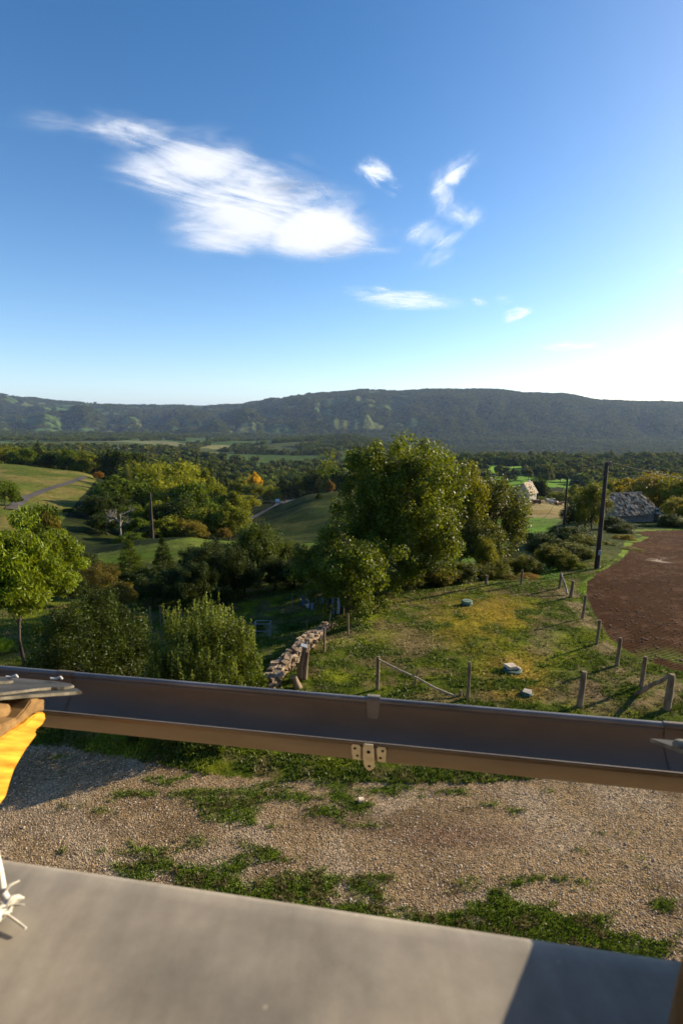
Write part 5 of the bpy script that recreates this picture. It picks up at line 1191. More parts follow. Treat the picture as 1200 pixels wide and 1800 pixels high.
strand('overhead_wire', tB+Vector((0,0,-.1)), tB+Vector((7.0,30,-9)), 3.2, .016, 'hanging wire curving down from the thin pole', 'wire', CABLE)

# ------------------------------------------------------------------ stone barn with heavy slate roof
def rect_building(name, px0, px1, Y_, py_eave, py_ridge, depth, label, cat, wallm, roofm, yaw=0., zg=None, hip=.12, rough=.0, wallh=None, door=False):
    x0, x1 = at_Y(px0, py_eave, Y_).x, at_Y(px1, py_eave, Y_).x; ze, zr = s2z(py_eave, Y_), s2z(py_ridge, Y_+depth/2); xc = (x0+x1)/2; L2 = (x1-x0)/2
    zg = min(tz(x0, Y_), tz(x1, Y_)) - .3 if zg is None else zg
    e = empty(name, (xc, Y_, zg), yaw, label, cat); H1 = ze-zg; H2 = zr-zg; D_ = depth
    w = MB(); w.prism([(-L2,0,0),(L2,0,0),(L2,D_,0),(-L2,D_,0)], (0,0,H1))
    if hip < .05: w.prism([(-L2,0,H1),(-L2,D_,H1),(-L2,D_/2,H2-.05)], (.25,0,0)); w.prism([(L2-.25,0,H1),(L2-.25,D_,H1),(L2-.25,D_/2,H2-.05)], (.25,0,0))
    wo = w.build('wall', wallm, e)
    o_ = .25; hp = hip*L2*2
    r = MB(); A=(-L2-o_,-o_,H1-.08); B=(L2+o_,-o_,H1-.08); C_=(L2+o_,D_+o_,H1-.08); D2=(-L2-o_,D_+o_,H1-.08); E=(-L2-o_+.3,D_/2,H2); F=(L2+o_-hp,D_/2,H2)
    r.add([A,B,C_,D2,E,F], [(0,1,5,4),(1,2,5),(2,3,4,5),(3,0,4),(0,3,2,1)])
    ro = r.build('roof', roofm, e)
    if rough:
        # courses of thick irregular slates
        b = MB(); q = random.Random(7); nrow = 13; ncol = 34
        nrm = (Vector(B)-Vector(A)).cross(Vector(E)-Vector(A)).normalized()
        for i in range(nrow):
            f = i/nrow
            a_ = Vector(A).lerp(Vector(E), f); b_ = Vector(B).lerp(Vector(F), f)
            for k in range(ncol):
                c = a_.lerp(b_, (k+.5+q.uniform(-.3,.3))/ncol) + nrm*(.05+q.uniform(0,rough)); sl_ = (Vector(E)-Vector(A)).normalized()
                ang = math.atan2(sl_.z, sl_.y)
                b.box(c+sl_*.2, ((b_-a_).length/ncol*q.uniform(.8,1.3), .5, .05), Matrix.Rotation(ang-q.uniform(.0,.16), 3, 'X') @ Matrix.Rotation(q.uniform(-.12,.12), 3, 'Z') @ Matrix.Rotation(q.uniform(-.06,.06), 3, 'Y'), .015, q)
        b.build('roof_slates', roofm, ro)
    return e, L2, H1
LAUZE = noisy('lichen_slate', (.09,.062,.038), (.52,.39,.26), scale=1.9, spec=.1, rough=.95, bump=.5, detail=8, contrast=(.38,.62))
BARNW = noisy('barn_wall', (.20,.15,.12), (.34,.27,.22), scale=1.6, rough=.95, bump=.8, bscale=4, bdist=.04)
e, L2, H1 = rect_building('stone_barn', 1074, 1166, 71, 904.5, 867, 5.2, 'stone barn with a rough grey slate roof behind the ploughed field', 'barn', BARNW, LAUZE, rough=.09, hip=.2, yaw=R(13))
b = MB(); b.box((L2-.55,-.03,1.0), (.75,.08,1.9)); b.build('door', noisy('dark_door', (.02,.018,.015), (.04,.035,.03), bump=0), e)
TILE = noisy('tan_tiles', (.38,.28,.17), (.55,.43,.29), scale=2, rough=.85, bump=.4, detail=7)
CREAM = noisy('cream_wall', (.55,.48,.38), (.7,.62,.5), scale=2, rough=.9, bump=.2)
# small farmhouse seen past the meadow: steep pale roof facing the sun
def tilted_house(px, py_b, Y_, w_, d_, hw, hr, yaw, name, label, wm, rm, win=True, cat='house'):
    x = (px-600)/900*Y_*1.0; g = Vector((x, Y_, s2z(py_b, Y_))); e = empty(name, tuple(g), yaw, label, cat)
    w = MB(); w.prism([(-w_/2,-d_/2,-6),(w_/2,-d_/2,-6),(w_/2,d_/2,-6),(-w_/2,d_/2,-6)], (0,0,hw+6)); w.prism([(-w_/2,-d_/2,hw),(-w_/2,d_/2,hw),(-w_/2,0,hw+hr-.1)], (.3,0,0)); w.prism([(w_/2-.3,-d_/2,hw),(w_/2-.3,d_/2,hw),(w_/2-.3,0,hw+hr-.1)], (.3,0,0)); w.build('wall', wm, e)
    r = MB(); o_ = .4
    for s_ in (-1, 1): r.prism([(-w_/2-o_, s_*(d_/2+o_), hw-.15), (w_/2+o_, s_*(d_/2+o_), hw-.15), (w_/2+o_, 0, hw+hr), (-w_/2-o_, 0, hw+hr)], (0,0,.22))
    ro = r.build('roof', rm, e)
    c = MB(); c.box((w_*.3, .3, hw+hr+.1), (.6,.6,1.2)); c.build('chimney', wm, ro)
    if win:
        for k in (-.28, .05, .3):
            q = MB(); q.box((w_*k, -d_/2-.02, hw*.55), (.9,.08,1.2)); q.build('window', noisy('window_dark', (.03,.035,.04), (.05,.055,.06), rough=.2, bump=0) if 'window_dark' not in bpy.data.materials else bpy.data.materials['window_dark'], e)
    return e
tilted_house(929, 872, 178, 5.0, 4.6, 1.2, 3.6, R(42), 'farmhouse', 'small farmhouse with a steep pale tan roof beyond the cow field', CREAM, TILE, False)
for px, py, Y_, s_, yw, lab in ((1006,803.5,790,6.5,.9,'tiny white house on the wooded crest above the green fields'),(215,768,2250,16,.3,'long white house left of the quarry at the valley edge'),(237,768.5,2260,13,-.2,'yellowish house beside the long white one at the valley edge'),(10,771,2100,12,.5,'small white house far left on the plain'),(22,771,2100,10,.1,'second tiny white house far left on the plain, right of its twin'),(880,787,2400,15,.4,'leftmost house of the hazy village in the valley'),(905,789,2300,22,.1,'long pale factory roof in the hazy village'),(932,791,2250,14,-.3,'house right of the factory in the hazy village'),(1183,812,1500,11,.2,'lone white house in the shaded valley at the right edge'),(956,786,2500,14,.6,'rearmost house of the hazy village')):
    tilted_house(px, py, Y_, s_, s_*.55, s_*.28, s_*.22, yw, 'far_house', lab, CREAM, TILE if 'factory' not in lab else CREAM, False)
# mast on the ridge
D = float(np.interp(657, dx, dy)); x = (657-600)/900*D; b = MB(); b.tube([(0,0,-10),(0,0,26)], [2.2,1.4], 8); b.tube([(0,0,26),(0,0,34)], [.5,.3], 6)
tag(b.build('radio_mast', noisy('mast_grey', (.3,.3,.3), (.4,.4,.4), bump=0), None, (x, D, tz(x, D)+4)), 'tiny mast standing on the long ridge across the valley', 'mast')
# quarry face
# ------------------------------------------------------------------ cows
COWM = {k: noisy('hide_'+k, c1, c2, scale=3, rough=.8, bump=.2) for k, c1, c2 in (('tan', (.30,.16,.07), (.42,.25,.12)), ('cream', (.50,.38,.24), (.62,.50,.34)), ('brown', (.13,.06,.03), (.22,.11,.05)))}
def cow_mesh(lying):
    z = .62 if lying else 1.05
    V_ = []; E_ = []; Rr = []
    def chain(pts, par=None):
        for i, (p, r) in enumerate(pts):
            V_.append(p); Rr.append(r); j = len(V_)-1
            if i: E_.append((j-1, j))
            elif par is not None: E_.append((par, j))
        return len(V_)-1
    chain([((-.75,0,z+.02),.30),((-.35,0,z-.03),.36),((.15,0,z-.04),.38),((.6,0,z),.34)]); sh = 3
    nk = chain([((.95,0,z+.16),.22),((1.2,0,z+.28),.17),((1.38,0,z+.30),.16),((1.62,0,z+.12),.10)], sh)
    chain([((1.22,.20,z+.38),.05),((1.2,.30,z+.36),.03)], nk-2); chain([((1.22,-.20,z+.38),.05),((1.2,-.30,z+.36),.03)], nk-2)
    for s in (-1, 1):
        if lying:
            chain([((.55,s*.26,.30),.15),((.85,s*.30,.14),.09),((.55,s*.34,.07),.06)], sh)
            chain([((-.60,s*.32,.32),.20),((-.15,s*.46,.14),.11),((-.55,s*.50,.07),.06)], 0)
        else:
            chain([((.58,s*.20,.72),.14),((.60,s*.20,.42),.08),((.60,s*.20,.05),.06)], sh)
            chain([((-.70,s*.20,.78),.19),((-.62,s*.22,.55),.11),((-.82,s*.22,.42),.075),((-.76,s*.22,.05),.06)], 0)
    chain([((-1.05,0,z+.12),.05),((-1.15,0,z-.2),.03),((-1.14,0,z-.45),.045)], 0)
    me = bpy.data.meshes.new('cow_skeleton'); me.from_pydata(V_, E_, []); o = bpy.data.objects.new('tmp', me); COL.objects.link(o)
    sk = o.modifiers.new('skin', 'SKIN'); sd = o.modifiers.new('sub', 'SUBSURF'); sd.levels = 1
    for i, v in enumerate(me.skin_vertices[0].data): v.radius = (Rr[i], Rr[i]); v.use_root = (i == 1)
    dg = bpy.context.evaluated_depsgraph_get(); m2 = bpy.data.meshes.new_from_object(o.evaluated_get(dg)); bpy.data.objects.remove(o); m2.name = 'cow_body'
    for p in m2.polygons: p.use_smooth = True
    return m2
CL, CS = cow_mesh(True), cow_mesh(False)
for px, py, ly, c, yaw, lab in ((936,885.5,1,'tan',.3,'tan cow lying at the left of the herd below the farmhouse'),(944,886,1,'brown',2.9,'brown cow lying right behind the leftmost tan cow'),(954,876,0,'brown',.2,'brown cow standing at the back of the meadow'),(964,883,1,'cream',.1,'cream cow lying in the middle of the herd, upper one'),(972,886.5,1,'cream',3.0,'cream cow lying in the middle of the herd, lower one'),(981,889,1,'tan',.2,'tan cow lying at the right of the herd')):
    g = ground(px, py, 84, 175); me = (CL if ly else CS).copy(); me.materials.clear(); me.materials.append(COWM[c])
    o = obj('cow', me, None, None, tuple(g)); o.rotation_euler = (0,0,yaw); o.scale = (1.15,)*3; tag(o, lab, 'cow', 'cows resting in the meadow')

# ------------------------------------------------------------------ white car on the road
g = ground(488, 884, 70, 330); CARW = noisy('white_paint', (.72,.72,.72), (.8,.8,.8), rough=.25, bump=0); GLS = noisy('car_glass', (.015,.018,.02), (.03,.035,.04), rough=.1, bump=0, spec=.8)
d = (ROAD_PTS[4]-ROAD_PTS[2]); car = empty('parked_car', (g.x, g.y, g.z+.27), math.atan2(d.y, d.x), 'white car on the road below the golden tree', 'car')
b = MB(); prof = [(-2.0,.35),(-2.05,.75),(-1.9,.95),(-1.5,1.0),(-1.1,1.42),(.3,1.45),(.95,1.0),(1.85,.85),(2.05,.6),(2.0,.35)]
b.prism([(x, -.85, z) for x, z in prof], (0,1.7,0)); b.build('body', CARW, car, bevel=.06)
b = MB(); gp_ = [(-1.35,1.0),(-1.03,1.36),(.25,1.39),(.80,1.02)]
b.prism([(x, -.87, z) for x, z in gp_], (0,1.74,0)); b.build('side_window', GLS, car)
b = MB(); b.prism([(.34,-.72,1.43),(.90,-.72,1.05),(.90,.72,1.05),(.34,.72,1.43)], (.03,0,.03)); b.build('windscreen', GLS, car)
for x_ in (-1.25, 1.3):
    for s_ in (-1, 1):
        b = MB(); b.tube([(x_, s_*.74, .32), (x_, s_*.90, .32)], .32, 16); b.build('wheel', CABLE, car)

# ------------------------------------------------------------------ clothes line in the shade of the small walnut
c0 = ground(526, 1062, 6, 60); c1 = ground(604, 1083, 6, 60)
l0 = Vector((c0.x, c0.y, s2z(1046, c0.y))); l1 = Vector((c1.x, c1.y, s2z(1050, c1.y)))
for q, l, lab in ((c0, l0, 'post at the garden end of the clothes line'), (c1, l1, 'post at the wall end of the clothes line')):
    b = MB(); b.tube([(0,0,-.2),(0,0,l.z-q.z)], .025, 7); tag(b.build('line_post', POSTW, None, tuple(q)), lab, 'post')
strand('clothes_line', l0, l1, .06, .006, 'thin clothes line in the shade beside the small walnut', 'clothes line', CABLE)
CLO = {k: noisy('cloth_'+k, c1_, c2_, scale=8, rough=.9, bump=.3, bdist=.01) for k, c1_, c2_ in (('white', (.34,.34,.42), (.46,.46,.56)), ('black', (.012,.012,.016), (.03,.03,.035)), ('blue', (.06,.07,.16), (.10,.11,.22)), ('grey', (.15,.15,.2), (.22,.22,.3)))}
def cloth(t, w_, h_, kind, name, lab, cat):
    d = (l1-l0).normalized(); nn = Vector((-d.y, d.x, 0)); p = l0.lerp(l1, t) - Vector((0,0,.06*4*t*(1-t)+.006)); v = []; K = 9; J = 7; q = rp_.uniform(0, 6)
    for j in range(J):
        for k in range(K):
            u_ = k/(K-1)-.5; f = j/(J-1); wd = w_*(1 + (.0 if name != 'shirt' else (.35 if j in (1, 2) else 0)))
            v.append(p + d*u_*wd - Vector((0,0,h_*f)) + nn*(.03*math.sin(u_*14+q)*f + .02*math.sin(f*5+q)))
    b = MB(); F_ = [(j*K+k, j*K+k+1, (j+1)*K+k+1, (j+1)*K+k) for j in range(J-1) for k in range(K-1)]
    if name == 'trousers': F_ = [f for f in F_ if not (f[0]//K >= 2 and f[0] % K in (3, 4) and f[0] % K == 4)]
    b.add(v, F_, True); v2 = [x + nn*.012 for x in v]; b.add(v2, [tuple(reversed(f)) for f in F_], True)
    tag(b.build(name, CLO[kind], recalc=False), lab, cat, 'laundry on the clothes line')
for t, w_, h_, kd, nm, lab in ((.10,.30,.75,'blue','shirt','dark blue shirt at the garden end of the clothes line'),(.22,.26,.85,'white','towel','white towel hanging left on the clothes line'),(.33,.30,.75,'grey','shirt','grey shirt next to the white towel on the line'),(.46,.30,.95,'black','trousers','black trousers in the middle of the clothes line'),(.58,.28,.9,'blue','trousers','dark blue trousers right of the black ones on the line'),(.70,.3,.8,'black','shirt','black shirt hanging right of the trousers'),(.80,.2,.85,'grey','towel','narrow grey towel hanging right of the black shirt'),(.90,.24,.7,'white','pillowcase','white pillowcase at the wall end of the clothes line')):
    cloth(t, w_, h_, kd, nm, lab, {'trousers':'trousers'}.get(nm, nm))

# garden stakes
for px, pt, pb, lab in ((267,1066,1118,'thick garden stake between the two laurel bushes'),(283,1063,1100,'thin stake just right of the thick garden stake'),(299,1066,1104,'garden stake rising behind the laurel shoots, left'),(322,1068,1104,'garden stake rising behind the laurel shoots, right'),(475,1097,1122,'small stake in the vegetable plot'),(513,1041,1066,'pale stake left of the clothes line'),(539,1090,1118,'thin stake behind the stone wall')):
    g = ground(px, pb, 6, 60); h = top_at(g, pt); b = MB(); b.tube([(0,0,-.3),(.01,0,h*.5),(0,0,h)], [.03 if 'thick' in lab else .016]*3, 6, rng=rp_, jit=.1); tag(b.build('garden_stake', STICKW if 'pale' in lab else POSTW, None, tuple(g)), lab, 'stake', 'stakes in the garden')
# low metal frame in the vegetable plot
g = ground(461, 1122, 6, 60); b = MB()
for dx_, dy_ in ((-.3,0),(.3,0),(-.3,.35),(.3,.35)): b.tube([(dx_,dy_,-.05),(dx_,dy_,.6)], .014, 5)
b.tube([(-.3,0,.6),(.3,0,.6),(.3,.35,.6),(-.3,.35,.6),(-.3,0,.6)], .014, 5); b.tube([(-.3,0,.3),(.3,0,.3)], .014, 5)
tag(b.build('plant_trellis', noisy('grey_frame', (.3,.3,.32), (.42,.42,.45), bump=0), None, tuple(g)), 'low grey metal frame in the vegetable plot right of the laurel', 'frame')

# ------------------------------------------------------------------ plants that show singly
for k, px, Y_, top, w, c, nm, lab in (
 ('hedge0', 640, 20.6, 1062, 60, (.12,.13,.07), 'creeper', 'pale creeper spilling over the wall at the foot of the small walnut'),
 ('hedge1', 612, 19.5, 1086, 44, (.11,.12,.06), 'creeper', 'pale leaved creeper behind the thin grey stake'),
 ('hedge1', 668, 22.5, 1040, 52, (.12,.11,.06), 'creeper', 'dry pale creeper between the two walnuts at the lawn edge'),
 ('column0', 513, 20.0, 1098, 24, (.06,.10,.015), 'vegetable_plant', 'feathery green plant in the vegetable plot'),
 ('shrub0', 493, 17.6, 1128, 22, (.06,.11,.014), 'vegetable_plant', 'small bright green plant beside the rubble wall'),
 ('shrub1', 448, 20.5, 1100, 40, (.05,.07,.014), 'garden_plant', 'low green plant right of the laurel with shoots'),
 ('hedge1', 2, 15.6, 1122, 36, (.07,.13,.016), 'leafy_plant', 'bright grassy plant behind the trunk of the left tree'),
 ('shrub2', 1068, 31, 988, 22, (.08,.11,.02), 'weed_clump', 'weed clump beside the foot of the large pole'),
 ('shrub0', 1019, 28.5, 990, 24, (.09,.11,.02), 'weed_clump', 'weed clump left of the large pole foot'),
 ('hedge0', 716, 25.0, 1008, 70, OL, 'low_shrub', 'low shrub hiding the foot of the tall walnut'),
 ('hedge1', 775, 25.6, 1000, 60, BR, 'low_shrub', 'brownish low shrub right of the tall walnut foot'),
 ('shrub1', 895, 26.2, 1010, 34, (.12,.10,.05), 'dry_weeds', 'dry reddish weeds between two far lawn posts'),
 ('shrub2', 930, 26.6, 1010, 40, (.20,.13,.06), 'dry_weeds', 'reddish dry weeds right of the upright far post'),
 ('hedge0', 1108, 36, 962, 40, (.16,.14,.08), 'dry_shrub', 'pale dry shrub on the rim above the ploughed field'),
 ('hedge1', 1085, 34, 975, 40, (.15,.13,.08), 'dry_shrub', 'pale dry shrub lower down the field rim')):
    plant(k, px, Y_, top, w, c, nm, lab, 'plant', minh=.5)

# ------------------------------------------------------------------ grass and loose stones
def grass_mesh(name, P, hgt, wid, seed, colr, blades=3, label=None):
    r = np.random.default_rng(seed); n = len(P)*blades; B = np.repeat(P, blades, 0) + np.concatenate([r.normal(scale=.02, size=(n, 2)), np.zeros((n, 1))], 1)
    a = r.uniform(0, 6.28, n); h = np.repeat(hgt, blades)*r.uniform(.5, 1.3, n); ln = r.uniform(.3, 1.2, n)*h; w_ = wid*r.uniform(.6, 1.4, n)
    d = np.stack([np.cos(a), np.sin(a), 0*a], 1); s_ = np.stack([-np.sin(a), np.cos(a), 0*a], 1); up = np.array((0,0,1.))
    v0 = B - s_*w_[:,None]*.5; v1 = B + s_*w_[:,None]*.5; v2 = B + d*(ln*.4)[:,None] + up*(h*.7)[:,None] + s_*w_[:,None]*.4; v3 = B + d*ln[:,None] + up*h[:,None] - s_*w_[:,None]*.1
    V_ = np.stack([v0, v1, v2, v3], 1).reshape(-1, 3); F_ = np.arange(n*4).reshape(-1, 4)
    C_ = np.repeat(np.repeat(colr, blades, 0)*r.uniform(.6, 1.5, (n, 1)), 4, 0); C_ = np.concatenate([C_, np.ones((len(C_), 1))], 1)
    o = obj(name, mesh_np(name, V_, F_, colors=C_), GRASSM); tag(o, label, kind='stuff'); return o
m, t, out = new_mat('grass_blades'); at_ = N(t, 'ShaderNodeAttribute', attribute_name='Col'); dd = N(t, 'ShaderNodeBsdfPrincipled'); dd.inputs['Roughness'].default_value = .5; dd.inputs['Specular IOR Level'].default_value = .3
tr_ = N(t, 'ShaderNodeBsdfTranslucent'); mx_ = N(t, 'ShaderNodeMixShader'); mx_.inputs[0].default_value = .35
t.links.new(at_.outputs[0], dd.inputs[0]); t.links.new(at_.outputs[0], tr_.inputs[0]); t.links.new(dd.outputs[0], mx_.inputs[1]); t.links.new(tr_.outputs[0], mx_.inputs[2]); t.links.new(mx_.outputs[0], out.inputs[0]); GRASSM = m
rg = np.random.default_rng(99)
def sample_area(n, poly, y0, y1):
    """random ground points inside a plan area"""
    Yq = rg.uniform(y0**.5, y1**.5, n)**2; q = rg.uniform(-750, 1950, n); x = (q-600)/900*Yq
    z = terrain(x, Yq); px, py = project(x, Yq, z); k = (px > -60) & (px < 1260) & (py < 1900)
    return x[k], Yq[k], z[k], px[k], py[k]
def near_idx(x, y):
    a = np.arctan2(x, y); i = np.clip(np.searchsorted(AZ[:620], a), 0, 619); r = np.hypot(x, y); j = np.clip(np.searchsorted(RR, r), 0, nR-1); return i, j
# lawn
x, y, z, px, py = sample_area(270000, None, 8.8, 34); i, j = near_idx(x, y)
cl_ = CG[i, j]; k = (grav[i, j] < .5) & (plough[i, j] < .5) & (py > 985)
green = cl_[:, 1] > cl_[:, 0]*.98
k &= (rg.uniform(0, 1, len(x)) < np.where(green, 1., .45)) & (fbm(x/.5, y/.5, 900, 3) > .40)
P = np.stack([x, y, z-.005], 1)[k]; c = cl_[k]*1.35
grass_mesh('lawn_grass', P, rg.uniform(.03, .075, len(P)), .022, 5, c*np.array((1.0,1.08,.9)), 3, 'short uneven grass growing on the lawn')
# grass growing through the gravel
x, y, z, px, py = sample_area(200000, None, 4.6, 12.5); i, j = near_idx(x, y)
k = (rg.uniform(0, 1, len(x)) < GRASSY[i, j]*.7) & (grav[i, j] > .5)
P = np.stack([x, y, z-.005], 1)[k]; c = np.tile(np.array((.105,.15,.012)), (len(P), 1)); u_ = fbm(P[:,0]/.2, P[:,1]/.2, 7, 2); c[u_ > .6] = (.16,.13,.05)
grass_mesh('track_grass', P, rg.uniform(.015, .055, len(P)), .013, 6, c, 4, 'tufts of green grass growing through the gravel')
# loose stones
def pebble(seed):
    bm = bmesh.new(); bmesh.ops.create_icosphere(bm, subdivisions=1, radius=1); q = random.Random(seed)
    for v in bm.verts: v.co = Vector((v.co.x*q.uniform(.75,1.2), v.co.y*q.uniform(.6,1.), v.co.z*q.uniform(.4,.7)))
    me = bpy.data.meshes.new('pebble'); bm.to_mesh(me); bm.free(); me.materials.append(PEB); return me
m, t, out = new_mat('pebble_stone'); oi = N(t, 'ShaderNodeObjectInfo'); cr = N(t, 'ShaderNodeValToRGB'); e_ = cr.color_ramp.elements
e_[0].color = (.15,.10,.065,1); e_[1].color = (.62,.52,.38,1); q = e_.new(.35); q.color = (.30,.21,.13,1); q = e_.new(.7); q.color = (.40,.30,.19,1)
pb = N(t, 'ShaderNodeBsdfPrincipled'); pb.inputs['Roughness'].default_value = .9; t.links.new(oi.outputs['Random'], cr.inputs[0]); t.links.new(cr.outputs[0], pb.inputs[0]); t.links.new(pb.outputs[0], out.inputs[0]); PEB = m
x, y, z, px, py = sample_area(150000, None, 4.6, 12.8); i, j = near_idx(x, y)
k = (grav[i, j] > .5) & (rg.uniform(0, 1, len(x)) > GRASSY[i, j]*.85) & (rg.uniform(0,1,len(x)) < .35+.9*fbm(x/.9, y/.5, 55, 3))
x, y, z = x[k], y[k], z[k]; s = .007 + .014*rg.uniform(0, 1, len(x))**3; s = np.where(rg.uniform(0,1,len(x)) < .01, s*1.9, s)
scatter('gravel_stones', [pebble(i) for i in range(4)], np.stack([x, y, z+.002], 1), np.stack([s, s, s], 1), np.stack([0*x, 0*x, rg.uniform(0, 6.28, len(x))], 1), 9, 'loose tan gravel stones lying on the track')
# clods on the ploughed field
x, y, z, px, py = sample_area(40000, None, 15, 60); i, j = near_idx(x, y); k = plough[i, j] > .5
x, y, z = x[k], y[k], z[k]; s = .015 + .045*rg.uniform(0, 1, len(x))**4
CLOD = noisy('clod_earth', (.12,.062,.038), (.22,.13,.085), scale=5, bump=0, rough=.95)
pc = [pebble(i) for i in range(3)]
for me in pc: me.materials.clear(); me.materials.append(CLOD)
scatter('earth_clods', pc, np.stack([x, y, z+.01], 1), np.stack([s, s, s], 1), np.stack([0*x, 0*x, rg.uniform(0, 6.28, len(x))], 1), 10, 'brown clods of earth on the ploughed field')

# ------------------------------------------------------------------ clouds: thin cirrus sheets high over the valley
def cloud_mat(name, feats, seed, soft_=1.0, dens=1.0):
    """feats: ellipses in the sheet's own unit square (u, v, ru, rv, angle, weight)"""
    m, t, out = new_mat(name); L = t.links.new; tc = N(t, 'ShaderNodeTexCoord')
    def nz(scale, det, rough, vec, dist=0):
        n = N(t, 'ShaderNodeTexNoise'); n.inputs['Scale'].default_value = scale; n.inputs['Detail'].default_value = det; n.inputs['Roughness'].default_value = rough; n.inputs['Distortion'].default_value = dist; L(vec, n.inputs['Vector']); return n
    off = N(t, 'ShaderNodeVectorMath', operation='ADD'); L(tc.outputs['UV'], off.inputs[0]); off.inputs[1].default_value = (seed*3.7, seed*1.3, 0)
    wn = nz(2.6, 5, .6, off.outputs[0]); ws = N(t, 'ShaderNodeVectorMath', operation='MULTIPLY_ADD'); L(wn.outputs['Color'], ws.inputs[0]); ws.inputs[1].default_value = (.16, .16, 0); L(tc.outputs['UV'], ws.inputs[2])
    w2 = N(t, 'ShaderNodeVectorMath', operation='ADD'); L(ws.outputs[0], w2.inputs[0]); w2.inputs[1].default_value = (-.08, -.08, 0)
    tot = None
    for (u, v, ru, rv, ang, wt) in feats:
        mp = N(t, 'ShaderNodeMapping', vector_type='TEXTURE'); mp.inputs['Location'].default_value = (u, v, 0); mp.inputs['Rotation'].default_value = (0, 0, R(ang)); mp.inputs['Scale'].default_value = (ru, rv, 1)
        L(w2.outputs[0], mp.inputs[0]); ln = N(t, 'ShaderNodeVectorMath', operation='LENGTH'); L(mp.outputs[0], ln.inputs[0])
        mr = N(t, 'ShaderNodeMapRange', interpolation_type='SMOOTHSTEP'); L(ln.outputs['Value'], mr.inputs[0]); mr.inputs[1].default_value = 0.; mr.inputs[2].default_value = 1.25; mr.inputs[3].default_value = wt; mr.inputs[4].default_value = 0
        if tot is None: tot = mr.outputs[0]
        else:
            mm = N(t, 'ShaderNodeMath', operation='MAXIMUM'); L(tot, mm.inputs[0]); L(mr.outputs[0], mm.inputs[1]); tot = mm.outputs[0]
    # fibres
    mp = N(t, 'ShaderNodeMapping'); mp.inputs['Rotation'].default_value = (0, 0, R(feats[0][4]*-1)); L(off.outputs[0], mp.inputs[0]); m3 = N(t, 'ShaderNodeMapping'); m3.inputs['Scale'].default_value = (2.0, 5.5, 1); L(mp.outputs[0], m3.inputs[0])
    f1 = nz(1.6, 8, .62, m3.outputs[0], .6); f2 = nz(9, 6, .6, off.outputs[0], .3)
    a = N(t, 'ShaderNodeMath', operation='MULTIPLY_ADD'); L(f1.outputs[0], a.inputs[0]); a.inputs[1].default_value = 2.5*soft_; a.inputs[2].default_value = -1.5*soft_
    b_ = N(t, 'ShaderNodeMath', operation='MULTIPLY_ADD'); L(f2.outputs[0], b_.inputs[0]); b_.inputs[1].default_value = .6; L(a.outputs[0], b_.inputs[2])
    c0 = N(t, 'ShaderNodeMath', operation='MULTIPLY'); L(b_.outputs[0], c0.inputs[0]); L(tot, c0.inputs[1])
    sq = N(t, 'ShaderNodeMath', operation='MULTIPLY'); L(tot, sq.inputs[0]); L(tot, sq.inputs[1])
    c = N(t, 'ShaderNodeMath', operation='MULTIPLY_ADD'); L(sq.outputs[0], c.inputs[0]); c.inputs[1].default_value = .9; L(c0.outputs[0], c.inputs[2])
    gate = N(t, 'ShaderNodeMapRange', interpolation_type='SMOOTHSTEP'); L(tot, gate.inputs[0]); gate.inputs[1].default_value = 0; gate.inputs[2].default_value = .55
    mr = N(t, 'ShaderNodeMapRange', interpolation_type='SMOOTHSTEP'); L(c.outputs[0], mr.inputs[0]); mr.inputs[1].default_value = .0; mr.inputs[2].default_value = .82; mr.inputs[3].default_value = 0; mr.inputs[4].default_value = dens
    al = N(t, 'ShaderNodeMath', operation='MULTIPLY'); L(mr.outputs[0], al.inputs[0]); L(gate.outputs[0], al.inputs[1])
    df = N(t, 'ShaderNodeBsdfDiffuse'); df.inputs[0].default_value = (.62,.68,.78,1); tl = N(t, 'ShaderNodeBsdfTranslucent'); tl.inputs[0].default_value = (.72,.78,.9,1)
    mx = N(t, 'ShaderNodeMixShader'); mx.inputs[0].default_value = .5; L(df.outputs[0], mx.inputs[1]); L(tl.outputs[0], mx.inputs[2])
    tp = N(t, 'ShaderNodeBsdfTransparent'); m2 = N(t, 'ShaderNodeMixShader'); L(al.outputs[0], m2.inputs[0]); L(tp.outputs[0], m2.inputs[1]); L(mx.outputs[0], m2.inputs[2]); L(m2.outputs[0], out.inputs[0])
    return m
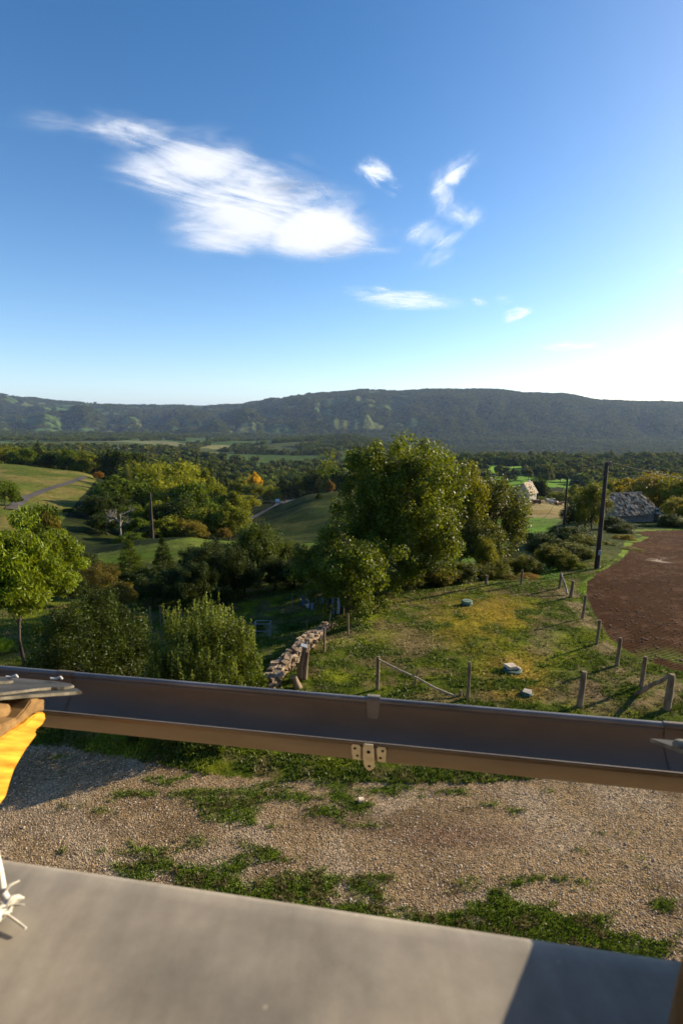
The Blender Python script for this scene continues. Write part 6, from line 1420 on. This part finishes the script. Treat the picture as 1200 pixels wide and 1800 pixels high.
def cloud(px0, py0, px1, py1, Yc, feats, seed, label, soft_=1., dens=1.):
    """a gently bowed sheet, tilted to the sun, that spans the given field of view at distance Yc; features given in photo pixels"""
    K = 17; V_ = []; UV = []
    for j in range(K):
        for i in range(K):
            u, v = i/(K-1), j/(K-1); d = ray(px0+(px1-px0)*u, py1+(py0-py1)*v)
            Yd = Yc*(1 - .22*(u-.5) - .06*(v-.5)); tt = Yd/d.y; V_.append((d.x*tt, Yd, CAM_Z+d.z*tt)); UV.append((u, v))
    F_ = [(j*K+i, j*K+i+1, (j+1)*K+i+1, (j+1)*K+i) for j in range(K-1) for i in range(K-1)]
    me = mesh_np('cloud', np.array(V_), np.array(F_), smooth=True); ul = me.uv_layers.new(name='UVMap'); idx = np.array(F_).ravel(); ul.data.foreach_set('uv', np.array(UV)[idx].astype(np.float32).ravel())
    W_, H_2 = px1-px0, py1-py0; fs = [((fx-px0)/W_, 1-(fy-py0)/H_2, rx_/W_, ry_/H_2, ang, wt) for fx, fy, rx_, ry_, ang, wt in feats]
    o = obj('cloud', me, cloud_mat('cirrus_%d' % seed, fs, seed, soft_, dens)); return tag(o, label, 'cloud')
cloud(-60,120,760,540,15000, [(450,362,230,112,-27,1.02),(565,400,160,72,-14,1.05),(340,300,200,100,-36,.88),(225,235,180,50,-26,.66),(110,215,130,36,-28,.50),(390,425,150,50,-12,.7),(650,435,100,22,-3,.45)], 1, 'large feathery white cloud in the left half of the sky', 1., .97)
cloud(600,230,760,380,15000, [(660,302,52,36,-30,.75),(695,328,36,28,-50,.65)], 2, 'small ragged white cloud right of the large one', 1.2, .75)
cloud(640,230,900,560,15000, [(802,298,60,30,32,.8),(775,335,34,66,15,.68),(805,372,75,44,-15,.68),(755,412,90,50,-5,.68),(770,450,100,32,5,.45)], 3, 'wispy cloud shaped like a bent hook right of the centre', 1.0, .72)
cloud(540,460,900,580,15000, [(720,527,140,26,-6,.78),(640,510,90,18,-16,.55),(675,507,40,16,40,.5),(842,528,26,14,20,.6)], 4, 'long flat wisp of cloud below the bent hook', 1., .8)
cloud(830,490,980,610,15000, [(908,553,46,20,28,.72),(890,530,50,16,-24,.40)], 5, 'small slanted wisp of cloud above the farm valley', 1., .75)
cloud(900,570,1140,650,15000, [(1005,607,95,12,4,.7),(975,612,44,11,0,.6)], 6, 'thin streak of cloud low above the right ridge', .9, .7)
cloud(1150,440,1240,510,15000, [(1198,478,18,9,15,.6)], 7, 'tiny cloud puff at the right picture edge', 1., .8)

# ------------------------------------------------------------------ air
def haze():
    z0 = float(V[:, 2].min())-5; z1 = max(float(Z[R2 < 12900].max()), CAM_Z+10)+45; b = MB()
    b.box((0, 0, (z0+z1)/2), (26600, 26600, z1-z0)); m, t, out = new_mat('haze_air'); pv = N(t, 'ShaderNodeVolumePrincipled')
    pv.inputs['Color'].default_value = (.50,.68,1.0,1); pv.inputs['Density'].default_value = HAZE_D; pv.inputs['Anisotropy'].default_value = .15
    t.links.new(pv.outputs[0], out.inputs['Volume']); o = b.build('haze', m); tag(o, kind='stuff', label='thin bluish haze filling the valley air')
HAZE_D = 4.6e-5
haze()
